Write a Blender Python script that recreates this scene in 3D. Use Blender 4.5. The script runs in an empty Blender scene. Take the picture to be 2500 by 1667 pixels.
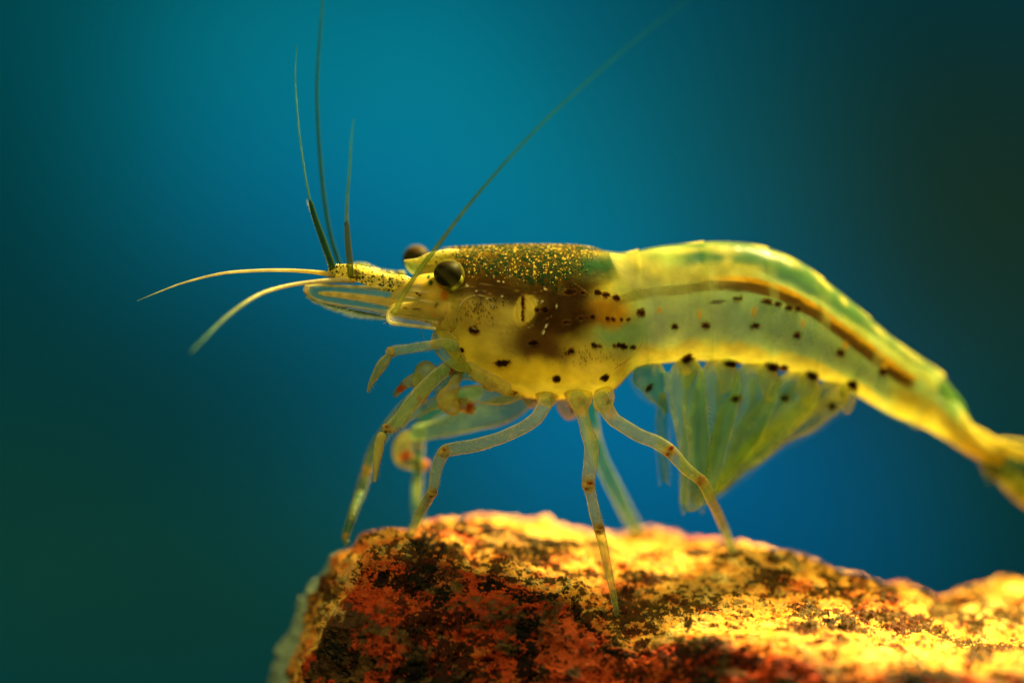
import bpy, bmesh, math, random
import numpy as np
from mathutils import Vector
from mathutils.bvhtree import BVHTree

# 1 Blender unit = 1 cm.  The photograph frames about 5 cm at the shrimp.
random.seed(7); RNG = np.random.default_rng(7)
sc = bpy.context.scene
C = sc.collection
sc.unit_settings.scale_length = 0.01

# ------------------------------------------------------------------ camera
D = 20.0
cam_d = bpy.data.cameras.new('camera'); cam = bpy.data.objects.new('camera', cam_d); C.objects.link(cam)
cam.location = (0, -D, 0); cam.rotation_euler = (math.radians(90), 0, 0)
cam_d.sensor_width = 36; cam_d.lens = 36 * D / 5.0
cam_d.clip_start = 0.5; cam_d.clip_end = 500
cam_d.dof.use_dof = True; cam_d.dof.focus_distance = D - 0.17
cam_d.dof.aperture_fstop = 0.098
sc.camera = cam

# ------------------------------------------------------------------ world, lamps, exposure
w = bpy.data.worlds.new('World'); sc.world = w; w.use_nodes = True
w.node_tree.nodes['Background'].inputs[0].default_value = (0.16, 0.30, 0.26, 1)
w.node_tree.nodes['Background'].inputs[1].default_value = 0.17
sc.view_settings.view_transform = 'Standard'; sc.view_settings.look = 'None'
sc.view_settings.exposure = 0; sc.view_settings.gamma = 1
sc.cycles.use_denoising = True
sc.cycles.transparent_max_bounces = 40
sc.cycles.max_bounces = 8
sc.cycles.caustics_reflective = False; sc.cycles.caustics_refractive = False
sc.cycles.sample_clamp_indirect = 4

def lamp(name, kind, loc, target, power, color, size=1.0, spot=None, blend=1.0):
    l = bpy.data.lights.new(name, kind); l.energy = power; l.color = color
    if kind == 'AREA':
        l.shape = 'DISK'; l.size = size
    if kind == 'SPOT':
        l.spot_size = math.radians(spot); l.spot_blend = blend; l.shadow_soft_size = size
    o = bpy.data.objects.new(name, l); C.objects.link(o); o.location = loc
    o.rotation_euler = (Vector(target) - Vector(loc)).to_track_quat('-Z', 'Y').to_euler()
    return o
lamp('tank_lamp', 'AREA', (4.6, 1.8, 7.2), (0.8, 0, -0.8), 5600, (1.0, 0.78, 0.30), 2.4)
lamp('front_fill', 'AREA', (-3.0, -9.0, 6.0), (0.3, 0, 0), 660, (1.0, 0.92, 0.50), 3.0)  # added soft fill from the front, brightens the flank and legs
BY = 40.0                                   # distance of the backdrop behind the shrimp
def bp(px, py, y=BY):                       # photograph point -> world point at depth y
    k = 0.002 * (D + y) / D
    return ((px - 1250) * k, y, (833.5 - py) * k)
lamp('backdrop_glow_spot', 'SPOT', (-3, 15, 14), bp(1080, 440), 17500, (0.4, 0.88, 0.98), 1.5, 26)  # added spot with unseen source, makes the upper glow on the backdrop
lamp('backdrop_glow_spot_low', 'SPOT', (6, 15, -10), bp(1800, 1150), 7000, (0.15, 0.6, 1.0), 1.5, 22)  # added spot for the blue glow low on the backdrop
lamp('backdrop_wash', 'SPOT', (0, 0, 24), bp(1150, 700), 13500, (0.6, 0.96, 0.96), 3, 60)  # added wash that lifts the whole backdrop

# ------------------------------------------------------------------ helpers
def P(px, py, y=0.0):
    k = 0.002 * (D + y) / D
    return np.array([(px - 1250) * k, y, (833.5 - py) * k])
def pix(co):                                # world points -> photograph coordinates
    k = 0.002 * (D + co[:, 1]) / D
    return co[:, 0] / k + 1250, 833.5 - co[:, 2] / k
def lin(r, g, b):
    f = lambda c: (c / 255 / 12.92) if c / 255 <= 0.04045 else ((c / 255 + 0.055) / 1.055) ** 2.4
    return np.array([f(r), f(g), f(b)])

def hash3(i, j, k, s=0):
    i = i.astype(np.int64); j = j.astype(np.int64); k = k.astype(np.int64)
    h = (i * 374761393 + j * 668265263 + k * 2147483647 + s * 974634777) & 0xffffffff
    h = ((h ^ (h >> 13)) * 1274126177) & 0xffffffff
    h = ((h ^ (h >> 16)) * 2246822519) & 0xffffffff
    return ((h ^ (h >> 15)) & 0xffffff) / float(0xffffff)
def vnoise(p, s=0):
    f = np.floor(p); t = p - f; t = t * t * (3 - 2 * t)
    i, j, k = f[:, 0], f[:, 1], f[:, 2]
    r = 0
    for a in (0, 1):
        wa = t[:, 0] if a else 1 - t[:, 0]
        for b in (0, 1):
            wb = t[:, 1] if b else 1 - t[:, 1]
            for c in (0, 1):
                wc = t[:, 2] if c else 1 - t[:, 2]
                r = r + wa * wb * wc * hash3(i + a, j + b, k + c, s)
    return r
def fbm(p, scale, octv=4, s=0, gain=0.5):
    r = 0; a = 1; tot = 0
    for o in range(octv):
        r = r + a * vnoise(p * scale + 17.3 * o, s + o); tot += a; a *= gain; scale *= 2.03
    return r / tot
def worley(p, scale, s=0):
    q = p * scale; f = np.floor(q)
    d1 = np.full(len(p), 9.0); d2 = np.full(len(p), 9.0); cid = np.zeros(len(p))
    for a in (-1, 0, 1):
        for b in (-1, 0, 1):
            for c in (-1, 0, 1):
                i, j, k = f[:, 0] + a, f[:, 1] + b, f[:, 2] + c
                dx = i + hash3(i, j, k, s) - q[:, 0]; dy = j + hash3(i, j, k, s + 1) - q[:, 1]; dz = k + hash3(i, j, k, s + 2) - q[:, 2]
                d = np.sqrt(dx * dx + dy * dy + dz * dz); h = hash3(i, j, k, s + 3)
                m = d < d1
                d2 = np.where(m, d1, np.minimum(d2, d)); cid = np.where(m, h, cid); d1 = np.where(m, d, d1)
    return d1, d2, cid
def sstep(a, b, x):
    t = np.clip((x - a) / (b - a), 0, 1); return t * t * (3 - 2 * t)
def catmull(pts, n):
    pts = np.asarray(pts, float); m = len(pts)
    u = np.linspace(0, m - 1 - 1e-9, n) if np.isscalar(n) else np.clip(n, 0, m - 1 - 1e-9)
    i = np.floor(u).astype(int); t = (u - i)[:, None]
    g = lambda k: pts[np.clip(k, 0, m - 1)]
    p0, p1, p2, p3 = g(i - 1), g(i), g(i + 1), g(i + 2)
    p0 = np.where((i == 0)[:, None], 2 * p1 - p2, p0); p3 = np.where((i + 2 > m - 1)[:, None], 2 * p2 - p1, p3)
    return 0.5 * (2 * p1 + (p2 - p0) * t + (2 * p0 - 5 * p1 + 4 * p2 - p3) * t ** 2 + (3 * p1 - p0 - 3 * p2 + p3) * t ** 3)

def mesh_obj(name, co, faces, mat, parent=None, col=None, extra=None, smooth=True):
    me = bpy.data.meshes.new(name)
    co = np.asarray(co, np.float32)
    faces = np.asarray(faces, np.int32)
    k = faces.shape[1]
    me.vertices.add(len(co)); me.vertices.foreach_set('co', co.ravel())
    me.loops.add(faces.size); me.loops.foreach_set('vertex_index', faces.ravel())
    me.polygons.add(len(faces)); me.polygons.foreach_set('loop_start', np.arange(0, faces.size, k, dtype=np.int32))
    me.polygons.foreach_set('loop_total', np.full(len(faces), k, np.int32))
    me.update(calc_edges=True)
    if smooth: me.polygons.foreach_set('use_smooth', np.ones(len(faces), bool))
    if col is not None:
        a = me.color_attributes.new('pigment', 'FLOAT_COLOR', 'POINT')
        a.data.foreach_set('color', np.asarray(col, np.float32).ravel())
    for kx, v in (extra or {}).items():
        a = me.attributes.new(kx, 'FLOAT', 'POINT'); a.data.foreach_set('value', np.asarray(v, np.float32))
    me.materials.append(mat)
    o = bpy.data.objects.new(name, me); C.objects.link(o)
    if parent is not None:
        o.parent = parent; o.matrix_parent_inverse = parent.matrix_basis.inverted()
    return o
def grid_faces(nu, nv, wrap_v=False):
    i = np.arange(nu - 1)[:, None]; j = np.arange(nv if wrap_v else nv - 1)[None, :]
    j2 = (j + 1) % nv
    a = i * nv + j; b = i * nv + j2; c = (i + 1) * nv + j2; d = (i + 1) * nv + j
    return np.stack([a, d, c, b], -1).reshape(-1, 4)

def paint(px, py, base, spots, co=None, rag=0.35, nscale=14):
    """pigment: base rgba array (n,4); spots = (px,py,rx,ry,angle,soft,(r,g,b),alpha)"""
    out = base.copy()
    nz = (fbm(co, nscale, 3, 5) - 0.5) * 2 if co is not None else 0
    for (x, y, rx, ry, ang, soft, rgb, al) in spots:
        m = (np.abs(px - x) < rx + ry + 40) & (np.abs(py - y) < rx + ry + 40)
        if not m.any(): continue
        a = math.radians(ang); dx = px[m] - x; dy = py[m] - y
        u = (dx * math.cos(a) + dy * math.sin(a)) / rx; v = (-dx * math.sin(a) + dy * math.cos(a)) / ry
        n = nz[m] if co is not None else 0
        d = np.sqrt(u * u + v * v) + n * rag
        wgt = 1 - sstep(1 - soft, 1 + soft * 0.6, d)
        o = out[m]
        na = o[:, 3] + (al - o[:, 3]) * wgt
        o[:, :3] = o[:, :3] * (1 - wgt[:, None]) + np.asarray(rgb)[None, :] * wgt[:, None]
        o[:, 3] = na; out[m] = o
    return out

# ------------------------------------------------------------------ materials
def new_mat(name):
    m = bpy.data.materials.new(name); m.use_nodes = True; nt = m.node_tree; nt.nodes.clear()
    return m, nt, nt.nodes, nt.links
def math_node(n, l, op, a, b=None, clamp=False):
    q = n.new('ShaderNodeMath'); q.operation = op; q.use_clamp = clamp
    for i, v in enumerate((a, b)):
        if v is None: continue
        if isinstance(v, (int, float)): q.inputs[i].default_value = v
        else: l.new(v, q.inputs[i])
    return q.outputs[0]
def flesh(name, rough=0.28, trans=0.5, spec=0.12, bump=0.02, bscale=30, amul=1.0, grain=0.35, gscale=22, speck=False, emin=0.14, tint=(0.90, 1.0, 0.76)):
    """thin translucent tissue: opacity grows where the skin is seen edge-on"""
    m, nt, n, l = new_mat(name)
    at = n.new('ShaderNodeAttribute'); at.attribute_name = 'pigment'
    tc = n.new('ShaderNodeTexCoord')
    nz = n.new('ShaderNodeTexNoise'); nz.inputs['Scale'].default_value = gscale; nz.inputs['Detail'].default_value = 6
    l.new(tc.outputs['Object'], nz.inputs['Vector'])
    var = n.new('ShaderNodeMapRange'); var.inputs[1].default_value = 0.3; var.inputs[2].default_value = 0.7
    var.inputs[3].default_value = 1 - grain; var.inputs[4].default_value = 1 + grain
    l.new(nz.outputs[0], var.inputs[0])
    mul = n.new('ShaderNodeMix'); mul.data_type = 'RGBA'; mul.blend_type = 'MULTIPLY'; mul.inputs[0].default_value = 1
    l.new(at.outputs['Color'], mul.inputs[6]); l.new(var.outputs[0], mul.inputs[7])
    colr = mul.outputs[2]; alpha = at.outputs['Alpha']
    lw = n.new('ShaderNodeLayerWeight'); lw.inputs[0].default_value = 0.5
    cosv = math_node(n, l, 'MAXIMUM', math_node(n, l, 'SUBTRACT', 1.0, lw.outputs['Facing']), emin)
    a0 = math_node(n, l, 'MULTIPLY', alpha, amul, True)
    ia = math_node(n, l, 'MAXIMUM', math_node(n, l, 'SUBTRACT', 1.0, a0), 0.0)
    aeff = math_node(n, l, 'SUBTRACT', 1.0, math_node(n, l, 'POWER', ia, math_node(n, l, 'DIVIDE', 1.0, cosv)), True)
    metal = None
    if speck:
        sp = n.new('ShaderNodeAttribute'); sp.attribute_name = 'speck'
        def dots(scale, thr, seed):
            mp = n.new('ShaderNodeMapping'); mp.inputs[1].default_value = (seed, seed * 2, 0)
            mp.inputs[3].default_value = (1, 0.6, 1)
            dn = n.new('ShaderNodeTexNoise'); dn.inputs['Scale'].default_value = 70; l.new(tc.outputs['Object'], dn.inputs['Vector'])
            dm = n.new('ShaderNodeMix'); dm.data_type = 'RGBA'; dm.blend_type = 'LINEAR_LIGHT'; dm.inputs[0].default_value = 0.010
            l.new(tc.outputs['Object'], dm.inputs[6]); l.new(dn.outputs['Color'], dm.inputs[7]); l.new(dm.outputs[2], mp.inputs[0])
            vo = n.new('ShaderNodeTexVoronoi'); vo.inputs['Scale'].default_value = scale
            l.new(mp.outputs[0], vo.inputs['Vector'])
            sx = n.new('ShaderNodeSeparateColor'); l.new(vo.outputs['Color'], sx.inputs[0])
            rad = math_node(n, l, 'MULTIPLY', sx.outputs[0], thr)
            rad = math_node(n, l, 'MULTIPLY', rad, sp.outputs['Fac'])
            return math_node(n, l, 'MULTIPLY', math_node(n, l, 'SUBTRACT', rad, vo.outputs['Distance']), 14.0, True)
        dk = dots(62, 0.95, 0.3); gd = dots(86, 0.50, 4.1); dk2 = dots(100, 0.95, 7.7)
        c1 = n.new('ShaderNodeMix'); c1.data_type = 'RGBA'; l.new(dk, c1.inputs[0]); l.new(colr, c1.inputs[6]); c1.inputs[7].default_value = (0.012, 0.035, 0.012, 1)
        c3 = n.new('ShaderNodeMix'); c3.data_type = 'RGBA'; l.new(dk2, c3.inputs[0]); l.new(c1.outputs[2], c3.inputs[6]); c3.inputs[7].default_value = (0.02, 0.05, 0.015, 1)
        c2 = n.new('ShaderNodeMix'); c2.data_type = 'RGBA'; l.new(gd, c2.inputs[0]); l.new(c3.outputs[2], c2.inputs[6]); c2.inputs[7].default_value = (0.74, 0.52, 0.07, 1)
        colr = c2.outputs[2]
        k = math_node(n, l, 'MAXIMUM', math_node(n, l, 'MAXIMUM', dk, gd), dk2)
        aeff = math_node(n, l, 'MAXIMUM', aeff, math_node(n, l, 'MULTIPLY', k, 0.9))
    bn = n.new('ShaderNodeTexNoise'); bn.inputs['Scale'].default_value = bscale; bn.inputs['Detail'].default_value = 5
    l.new(tc.outputs['Object'], bn.inputs['Vector'])
    bm = n.new('ShaderNodeBump'); bm.inputs['Strength'].default_value = 0.5; bm.inputs['Distance'].default_value = bump
    l.new(bn.outputs[0], bm.inputs['Height'])
    df = n.new('ShaderNodeBsdfDiffuse'); l.new(colr, df.inputs[0]); l.new(bm.outputs[0], df.inputs['Normal'])
    tr = n.new('ShaderNodeBsdfTranslucent'); l.new(colr, tr.inputs[0]); l.new(bm.outputs[0], tr.inputs['Normal'])
    mx = n.new('ShaderNodeMixShader'); mx.inputs[0].default_value = trans; l.new(df.outputs[0], mx.inputs[1]); l.new(tr.outputs[0], mx.inputs[2])
    tp = n.new('ShaderNodeBsdfTransparent'); tp.inputs[0].default_value = (*tint, 1)   # the tissue filters blue light
    m2 = n.new('ShaderNodeMixShader'); l.new(aeff, m2.inputs[0]); l.new(tp.outputs[0], m2.inputs[1]); l.new(mx.outputs[0], m2.inputs[2])
    gl = n.new('ShaderNodeBsdfGlossy'); gl.inputs['Roughness'].default_value = rough; l.new(bm.outputs[0], gl.inputs['Normal'])
    gl.inputs[0].default_value = (1, 0.97, 0.8, 1)
    fr = math_node(n, l, 'ADD', math_node(n, l, 'MULTIPLY', math_node(n, l, 'POWER', lw.outputs['Facing'], 4.0), 1.2), 0.002)
    fk = math_node(n, l, 'MULTIPLY', fr, spec * 6, True)
    m3 = n.new('ShaderNodeMixShader'); l.new(fk, m3.inputs[0]); l.new(m2.outputs[0], m3.inputs[1]); l.new(gl.outputs[0], m3.inputs[2])
    out = n.new('ShaderNodeOutputMaterial'); l.new(m3.outputs[0], out.inputs[0])
    return m
M_body = flesh('body_tissue', rough=0.35, trans=0.5, spec=0.03, bump=0.02, bscale=10, grain=0.24, gscale=11, tint=(0.93, 1.0, 0.78))
M_shell = flesh('clear_shell', rough=0.2, trans=0.45, spec=0.03, bump=0.01, bscale=26, grain=0.1, speck=True, tint=(0.96, 1.0, 0.85))
M_plate = flesh('abdomen_shell', rough=0.25, trans=0.5, spec=0.03, bump=0.012, bscale=14, grain=0.15, gscale=9, emin=0.22, tint=(0.975, 1.0, 0.93))
M_leg = flesh('leg_cuticle', rough=0.2, trans=0.5, spec=0.085, bump=0.008, bscale=40, grain=0.22, gscale=26)
M_fan = flesh('swimmeret_membrane', rough=0.4, trans=0.55, spec=0.008, bump=0.01, bscale=18, grain=0.3, gscale=14, emin=0.6, tint=(0.90, 1.0, 0.78))
M_cornea = flesh('cornea_film', rough=0.3, trans=0.5, spec=0.008, bump=0.004, grain=0.1)
M_glit = flesh('glittering_cuticle', rough=0.22, trans=0.3, spec=0.08, bump=0.02, bscale=60, grain=0.3, gscale=40, speck=True)

def eye_mat():
    m, nt, n, l = new_mat('eye_surface')
    b = n.new('ShaderNodeBsdfPrincipled'); at = n.new('ShaderNodeAttribute'); at.attribute_name = 'pigment'
    l.new(at.outputs['Color'], b.inputs['Base Color']); b.inputs['Roughness'].default_value = 0.5
    b.inputs['Coat Weight'].default_value = 0.0; b.inputs['Coat Roughness'].default_value = 0.15
    b.inputs['Specular IOR Level'].default_value = 0.05
    tc = n.new('ShaderNodeTexCoord'); vo = n.new('ShaderNodeTexVoronoi'); vo.inputs['Scale'].default_value = 160
    l.new(tc.outputs['Object'], vo.inputs['Vector'])
    bm = n.new('ShaderNodeBump'); bm.inputs['Strength'].default_value = 0.25; bm.inputs['Distance'].default_value = 0.003
    l.new(vo.outputs['Distance'], bm.inputs['Height']); l.new(bm.outputs[0], b.inputs['Normal'])
    out = n.new('ShaderNodeOutputMaterial'); l.new(b.outputs[0], out.inputs[0]); return m
M_eye = eye_mat()
def rock_mat():
    m, nt, n, l = new_mat('granite')
    b = n.new('ShaderNodeBsdfPrincipled'); at = n.new('ShaderNodeAttribute'); at.attribute_name = 'pigment'
    tc = n.new('ShaderNodeTexCoord')
    nz = n.new('ShaderNodeTexNoise'); nz.inputs['Scale'].default_value = 38; nz.inputs['Detail'].default_value = 8; nz.inputs['Roughness'].default_value = 0.7
    l.new(tc.outputs['Object'], nz.inputs['Vector'])
    mr = n.new('ShaderNodeMapRange'); mr.inputs[1].default_value = 0.3; mr.inputs[2].default_value = 0.7; mr.inputs[3].default_value = 0.68; mr.inputs[4].default_value = 1.25
    l.new(nz.outputs[0], mr.inputs[0])
    mu = n.new('ShaderNodeMix'); mu.data_type = 'RGBA'; mu.blend_type = 'MULTIPLY'; mu.inputs[0].default_value = 1
    l.new(at.outputs['Color'], mu.inputs[6]); l.new(mr.outputs[0], mu.inputs[7]); l.new(mu.outputs[2], b.inputs['Base Color'])
    b.inputs['Roughness'].default_value = 0.33; l.new(math_node(n, l, 'ADD', math_node(n, l, 'MULTIPLY', at.outputs['Alpha'], 0.05), 0.03), b.inputs['Specular IOR Level'])
    n2 = n.new('ShaderNodeTexVoronoi'); n2.inputs['Scale'].default_value = 26
    l.new(tc.outputs['Object'], n2.inputs['Vector'])
    h = math_node(n, l, 'ADD', math_node(n, l, 'MULTIPLY', n2.outputs['Distance'], 0.6), nz.outputs[0])
    bm = n.new('ShaderNodeBump'); bm.inputs['Strength'].default_value = 0.6; bm.inputs['Distance'].default_value = 0.016
    l.new(h, bm.inputs['Height']); l.new(bm.outputs[0], b.inputs['Normal'])
    out = n.new('ShaderNodeOutputMaterial'); l.new(b.outputs[0], out.inputs[0]); return m
M_rock = rock_mat()
def back_mat():
    m, nt, n, l = new_mat('backdrop_film')
    b = n.new('ShaderNodeBsdfDiffuse'); at = n.new('ShaderNodeAttribute'); at.attribute_name = 'pigment'
    tc = n.new('ShaderNodeTexCoord'); nz = n.new('ShaderNodeTexNoise'); nz.inputs['Scale'].default_value = 0.6; nz.inputs['Detail'].default_value = 3
    l.new(tc.outputs['Object'], nz.inputs['Vector'])
    mr = n.new('ShaderNodeMapRange'); mr.inputs[1].default_value = 0.3; mr.inputs[2].default_value = 0.7; mr.inputs[3].default_value = 0.85; mr.inputs[4].default_value = 1.15
    l.new(nz.outputs[0], mr.inputs[0])
    mu = n.new('ShaderNodeMix'); mu.data_type = 'RGBA'; mu.blend_type = 'MULTIPLY'; mu.inputs[0].default_value = 1
    l.new(at.outputs['Color'], mu.inputs[6]); l.new(mr.outputs[0], mu.inputs[7]); l.new(mu.outputs[2], b.inputs[0])
    out = n.new('ShaderNodeOutputMaterial'); l.new(b.outputs[0], out.inputs[0]); return m
M_back = back_mat()

# ------------------------------------------------------------------ backdrop: blue back of the tank with green growth, glow and dim zones painted in
def make_backdrop():
    nu, nv = 160, 110
    u = np.linspace(-26, 26, nu); v = np.linspace(-18, 18, nv)
    U, V = np.meshgrid(u, v, indexing='ij')
    Y = BY - 0.006 * U ** 2                       # gently curved
    co = np.stack([U, Y, V], -1).reshape(-1, 3)
    k = 0.002 * (D + BY) / D
    px = co[:, 0] / k + 1250; py = 833.5 - co[:, 2] / k
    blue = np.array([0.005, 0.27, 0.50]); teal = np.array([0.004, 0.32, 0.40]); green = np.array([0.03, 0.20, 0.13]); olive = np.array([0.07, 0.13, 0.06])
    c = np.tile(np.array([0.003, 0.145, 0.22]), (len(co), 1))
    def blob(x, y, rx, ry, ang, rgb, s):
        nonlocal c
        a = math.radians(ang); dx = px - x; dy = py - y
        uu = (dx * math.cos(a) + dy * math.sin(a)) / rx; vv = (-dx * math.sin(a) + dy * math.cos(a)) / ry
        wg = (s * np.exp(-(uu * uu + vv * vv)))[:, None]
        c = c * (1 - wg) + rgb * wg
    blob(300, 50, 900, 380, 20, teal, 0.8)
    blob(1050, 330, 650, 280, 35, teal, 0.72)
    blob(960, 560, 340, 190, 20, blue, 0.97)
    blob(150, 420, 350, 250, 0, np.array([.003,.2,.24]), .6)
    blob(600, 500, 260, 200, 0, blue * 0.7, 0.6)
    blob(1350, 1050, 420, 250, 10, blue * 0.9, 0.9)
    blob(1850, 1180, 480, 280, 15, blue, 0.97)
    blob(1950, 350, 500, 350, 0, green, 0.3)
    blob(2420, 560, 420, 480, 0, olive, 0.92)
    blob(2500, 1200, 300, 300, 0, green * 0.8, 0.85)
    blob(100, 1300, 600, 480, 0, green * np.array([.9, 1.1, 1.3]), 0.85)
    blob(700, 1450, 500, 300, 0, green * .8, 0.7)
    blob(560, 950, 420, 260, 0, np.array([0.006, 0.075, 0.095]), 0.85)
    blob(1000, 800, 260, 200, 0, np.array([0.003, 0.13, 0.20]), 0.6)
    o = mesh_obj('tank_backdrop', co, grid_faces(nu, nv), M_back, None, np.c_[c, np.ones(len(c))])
    o['kind'] = 'structure'
    return o
make_backdrop()

# ------------------------------------------------------------------ the rock
def make_rock():
    root = None
    # rails: u runs from lower left round the crest to the right. columns px, py, y
    Cr = [(702,1760,.25),(702,1640,.25),(722,1560,.22),(768,1475,.2),(815,1385,.18),(850,1330,.15),(890,1300,.15),(960,1282,.2),(1060,1268,.3),(1130,1256,.38),(1220,1256,.42),(1330,1282,.45),(1420,1296,.5),(1520,1300,.55),(1610,1301,.6),(1680,1326,.5),(1780,1337,.35),(1880,1352,.3),(1960,1374,.3),(2040,1398,.32),(2120,1422,.35),(2210,1446,.42),(2290,1474,.5),(2340,1452,.62),(2410,1430,.68),(2500,1424,.7),(2640,1440,.7),(2800,1500,.7)]
    Mi = [(712,1760,.08),(716,1640,.08),(740,1570,.05),(790,1490,.02),(838,1405,0),(880,1352,0),(930,1330,0),(1000,1322,.0),(1080,1335,.05),(1150,1345,.08),(1240,1350,.1),(1340,1372,.1),(1420,1390,.1),(1510,1400,.12),(1600,1405,.12),(1680,1415,.1),(1770,1425,.05),(1870,1440,.02),(1960,1455,0),(2040,1475,0),(2110,1490,0),(2200,1510,.0),(2280,1525,.0),(2340,1530,.05),(2410,1530,.1),(2500,1535,.1),(2640,1545,.1),(2800,1590,.1)]
    Li = [(725,1760,-.08),(740,1650,-.08),(775,1590,-.1),(830,1510,-.14),(868,1440,-.16),(905,1400,-.18),(950,1398,-.2),(1020,1400,-.2),(1090,1405,-.2),(1160,1412,-.2),(1240,1432,-.22),(1330,1462,-.24),(1400,1480,-.25),(1470,1545,-.26),(1520,1575,-.3),(1600,1568,-.34),(1690,1560,-.4),(1790,1572,-.46),(1880,1592,-.55),(1960,1612,-.65),(2030,1628,-.7),(2110,1640,-.75),(2200,1645,-.8),(2280,1645,-.8),(2350,1645,-.8),(2460,1645,-.8),(2640,1650,-.8),(2800,1680,-.8)]
    n = len(Cr); Cr, Mi, Li = map(np.array, (Cr, Mi, Li)); Cr[:, 1] += 17 * np.exp(-((Cr[:, 0] - 1250) / 330) ** 2)
    F1 = Li.copy().astype(float); F1[:, 0] += np.linspace(30, 10, n); F1[:, 1] = np.maximum(F1[:, 1] + 150, 1740); F1[:, 2] -= 0.14
    F0 = F1.copy(); F0[:, 1] = 2000; F0[:, 2] += 0.05
    B1 = Cr.copy().astype(float); B1[:, 1] += 60; B1[:, 2] += 0.55
    B1[:, 0] += np.where(np.arange(n) < 4, -22, 0); B1[:5, 1] = [1760, 1645, 1556, 1490, 1430]; B1[:3, 0] = [640, 652, 688]; B1[3, 0] = 742; B1[4, 0] = 815; B1[:5, 2] = .5; B1[:5, 1] = [1760, 1645, 1545, 1470, 1410]
    B0 = B1.copy(); B0[:, 1] = 2000; B0[:, 2] += 0.3
    rails = []
    nu, nv = 1250, 470
    wts = np.interp(np.linspace(0, 1, nu), np.linspace(0, 1, n), np.arange(n))
    for R in (B0, B1, Cr, Mi, Li, F1, F0):
        W = np.array([P(*r) for r in R]); rails.append(catmull(W, wts))
    R = np.stack(rails, 0)                        # 7, nu, 3
    # profile parameter: dense between the crest and the foot
    tv = np.concatenate([np.linspace(0, 1.6, 40, endpoint=False), np.linspace(1.6, 2.3, 80, endpoint=False), np.linspace(2.3, 5.0, nv - 150, endpoint=False), np.linspace(5.0, 6, 30)])
    nv = len(tv)
    G = np.zeros((nv, nu, 3))
    i = np.clip(np.floor(tv).astype(int), 0, 5); t = (tv - i)[:, None, None]
    g = lambda k: R[np.clip(k, 0, 6)]
    p0, p1, p2, p3 = g(i - 1), g(i), g(i + 1), g(i + 2)
    G = 0.5 * (2 * p1 + (p2 - p0) * t + (2 * p0 - 5 * p1 + 4 * p2 - p3) * t ** 2 + (3 * p1 - p0 - 3 * p2 + p3) * t ** 3)
    du = np.gradient(G, axis=1); dv = np.gradient(G, axis=0)
    N = np.cross(du, dv); N /= np.linalg.norm(N, axis=-1, keepdims=True) + 1e-9
    if N[150, 600, 2] < 0: N = -N
    co = G.reshape(-1, 3); N = N.reshape(-1, 3)
    q = co + 0.05 * np.stack([fbm(co, 3, 3, 40), fbm(co, 3, 3, 50), fbm(co, 3, 3, 60)], -1)
    big = fbm(q, 1.7, 3, 1) - 0.5
    d1, d2, cid = worley(q * np.array([1, 1, 1.5]), 5.5, 3)
    e1, e2, cid2 = worley(q, 14, 9)
    f1, f2, cid3 = worley(q, 38, 15)
    fine = fbm(q, 20, 4, 20, 0.6) - 0.5
    tvv = np.repeat(tv, nu)
    sh = np.interp(np.tile(np.linspace(0, 1, nu), nv), [0, .35, .5], [-.3, -.25, 0]); front = sstep(3.80 + sh, 4.15 + sh, tvv)                # the broken front face
    rough = sstep(.42, .62, fbm(co, 2.4, 3, 33))
    disp = 0.11 * (big - .06) + 0.05 * (fbm(q * np.array([1, 1, 1.6]), 6, 3, 37) - .5) * 2 + 0.050 * (cid - 0.5) * np.clip((d2 - d1) * 3, 0.2, 1) + 0.014 * (e2 - e1 - .3) + (0.003 + 0.010 * rough) * (cid2 - 0.5) + (0.006 + .022 * rough) * fine + 0.004 * rough * (cid3 - 0.5)
    co = co + N * disp[:, None]
    px, py = pix(co)
    pixq = pix(co)
    # minerals
    pale = np.array([0.95, 0.60, 0.12]); yel = np.array([0.90, 0.42, 0.045]); tan = np.array([0.76, 0.27, 0.028]); orange = np.array([0.76, 0.16, 0.014]); red = np.array([0.60, 0.062, 0.006]); brown = np.array([0.13, 0.055, 0.012]); black = np.array([0.006, 0.008, 0.004]); olive = np.array([0.20, 0.18, 0.05])
    sq = np.array([1, 1, 1.5])
    qq = co * sq + 0.018 * (np.stack([fbm(co, 30, 3, 41), fbm(co, 30, 3, 51), fbm(co, 30, 3, 61)], -1) - .5)
    g1, _, k1 = worley(qq, 11, 70); g2, _, k2 = worley(qq, 24, 74); g3, _, k3 = worley(qq, 60, 78)
    a = fbm(co, 2.2, 3, 70); b = fbm(co * sq, 5, 4, 80, .6)
    clus = fbm(co * sq, 2.6, 3, 110) + .22 * np.exp(-((pixq[0] - 2200) / 300) ** 2 - ((pixq[1] - 1500 - .12 * (pixq[0] - 2200)) / 60) ** 2)
    kk = .45 * k1 + .35 * k2 + .2 * k3
    tone = np.clip(.5 + 1.5 * (a - .5) + 1.2 * (kk - .5), 0, 1)
    pal = [pale, yel, yel, tan, orange]
    xs = np.linspace(0, 1, 5); col = np.stack([np.interp(tone, xs, [p[j] for p in pal]) for j in range(3)], 1)
    om = (k2 < .13 + .5 * np.clip(b - .5, 0, 1)) & (k3 < .8); col[om] = .35 * col[om] + .65 * olive
    om = (k1 > .80) & (b > .48); col[om] = .4 * col[om] + .6 * orange
    col = col * (0.86 + 0.28 * k3)[:, None]
    # the broken front face is red stone, its shade darkened into the colour
    fr = np.clip(front * (1.02 + .4 * (kk - .5)), 0, 1)
    ftone = np.clip(.5 + 2.2 * (fbm(co, 4.5, 4, 90, .6) - .5) + .9 * (kk - .5), 0, 1)
    fpal = [brown * .5, brown, red * .6, red, red * 1.2, orange * .8]
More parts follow.
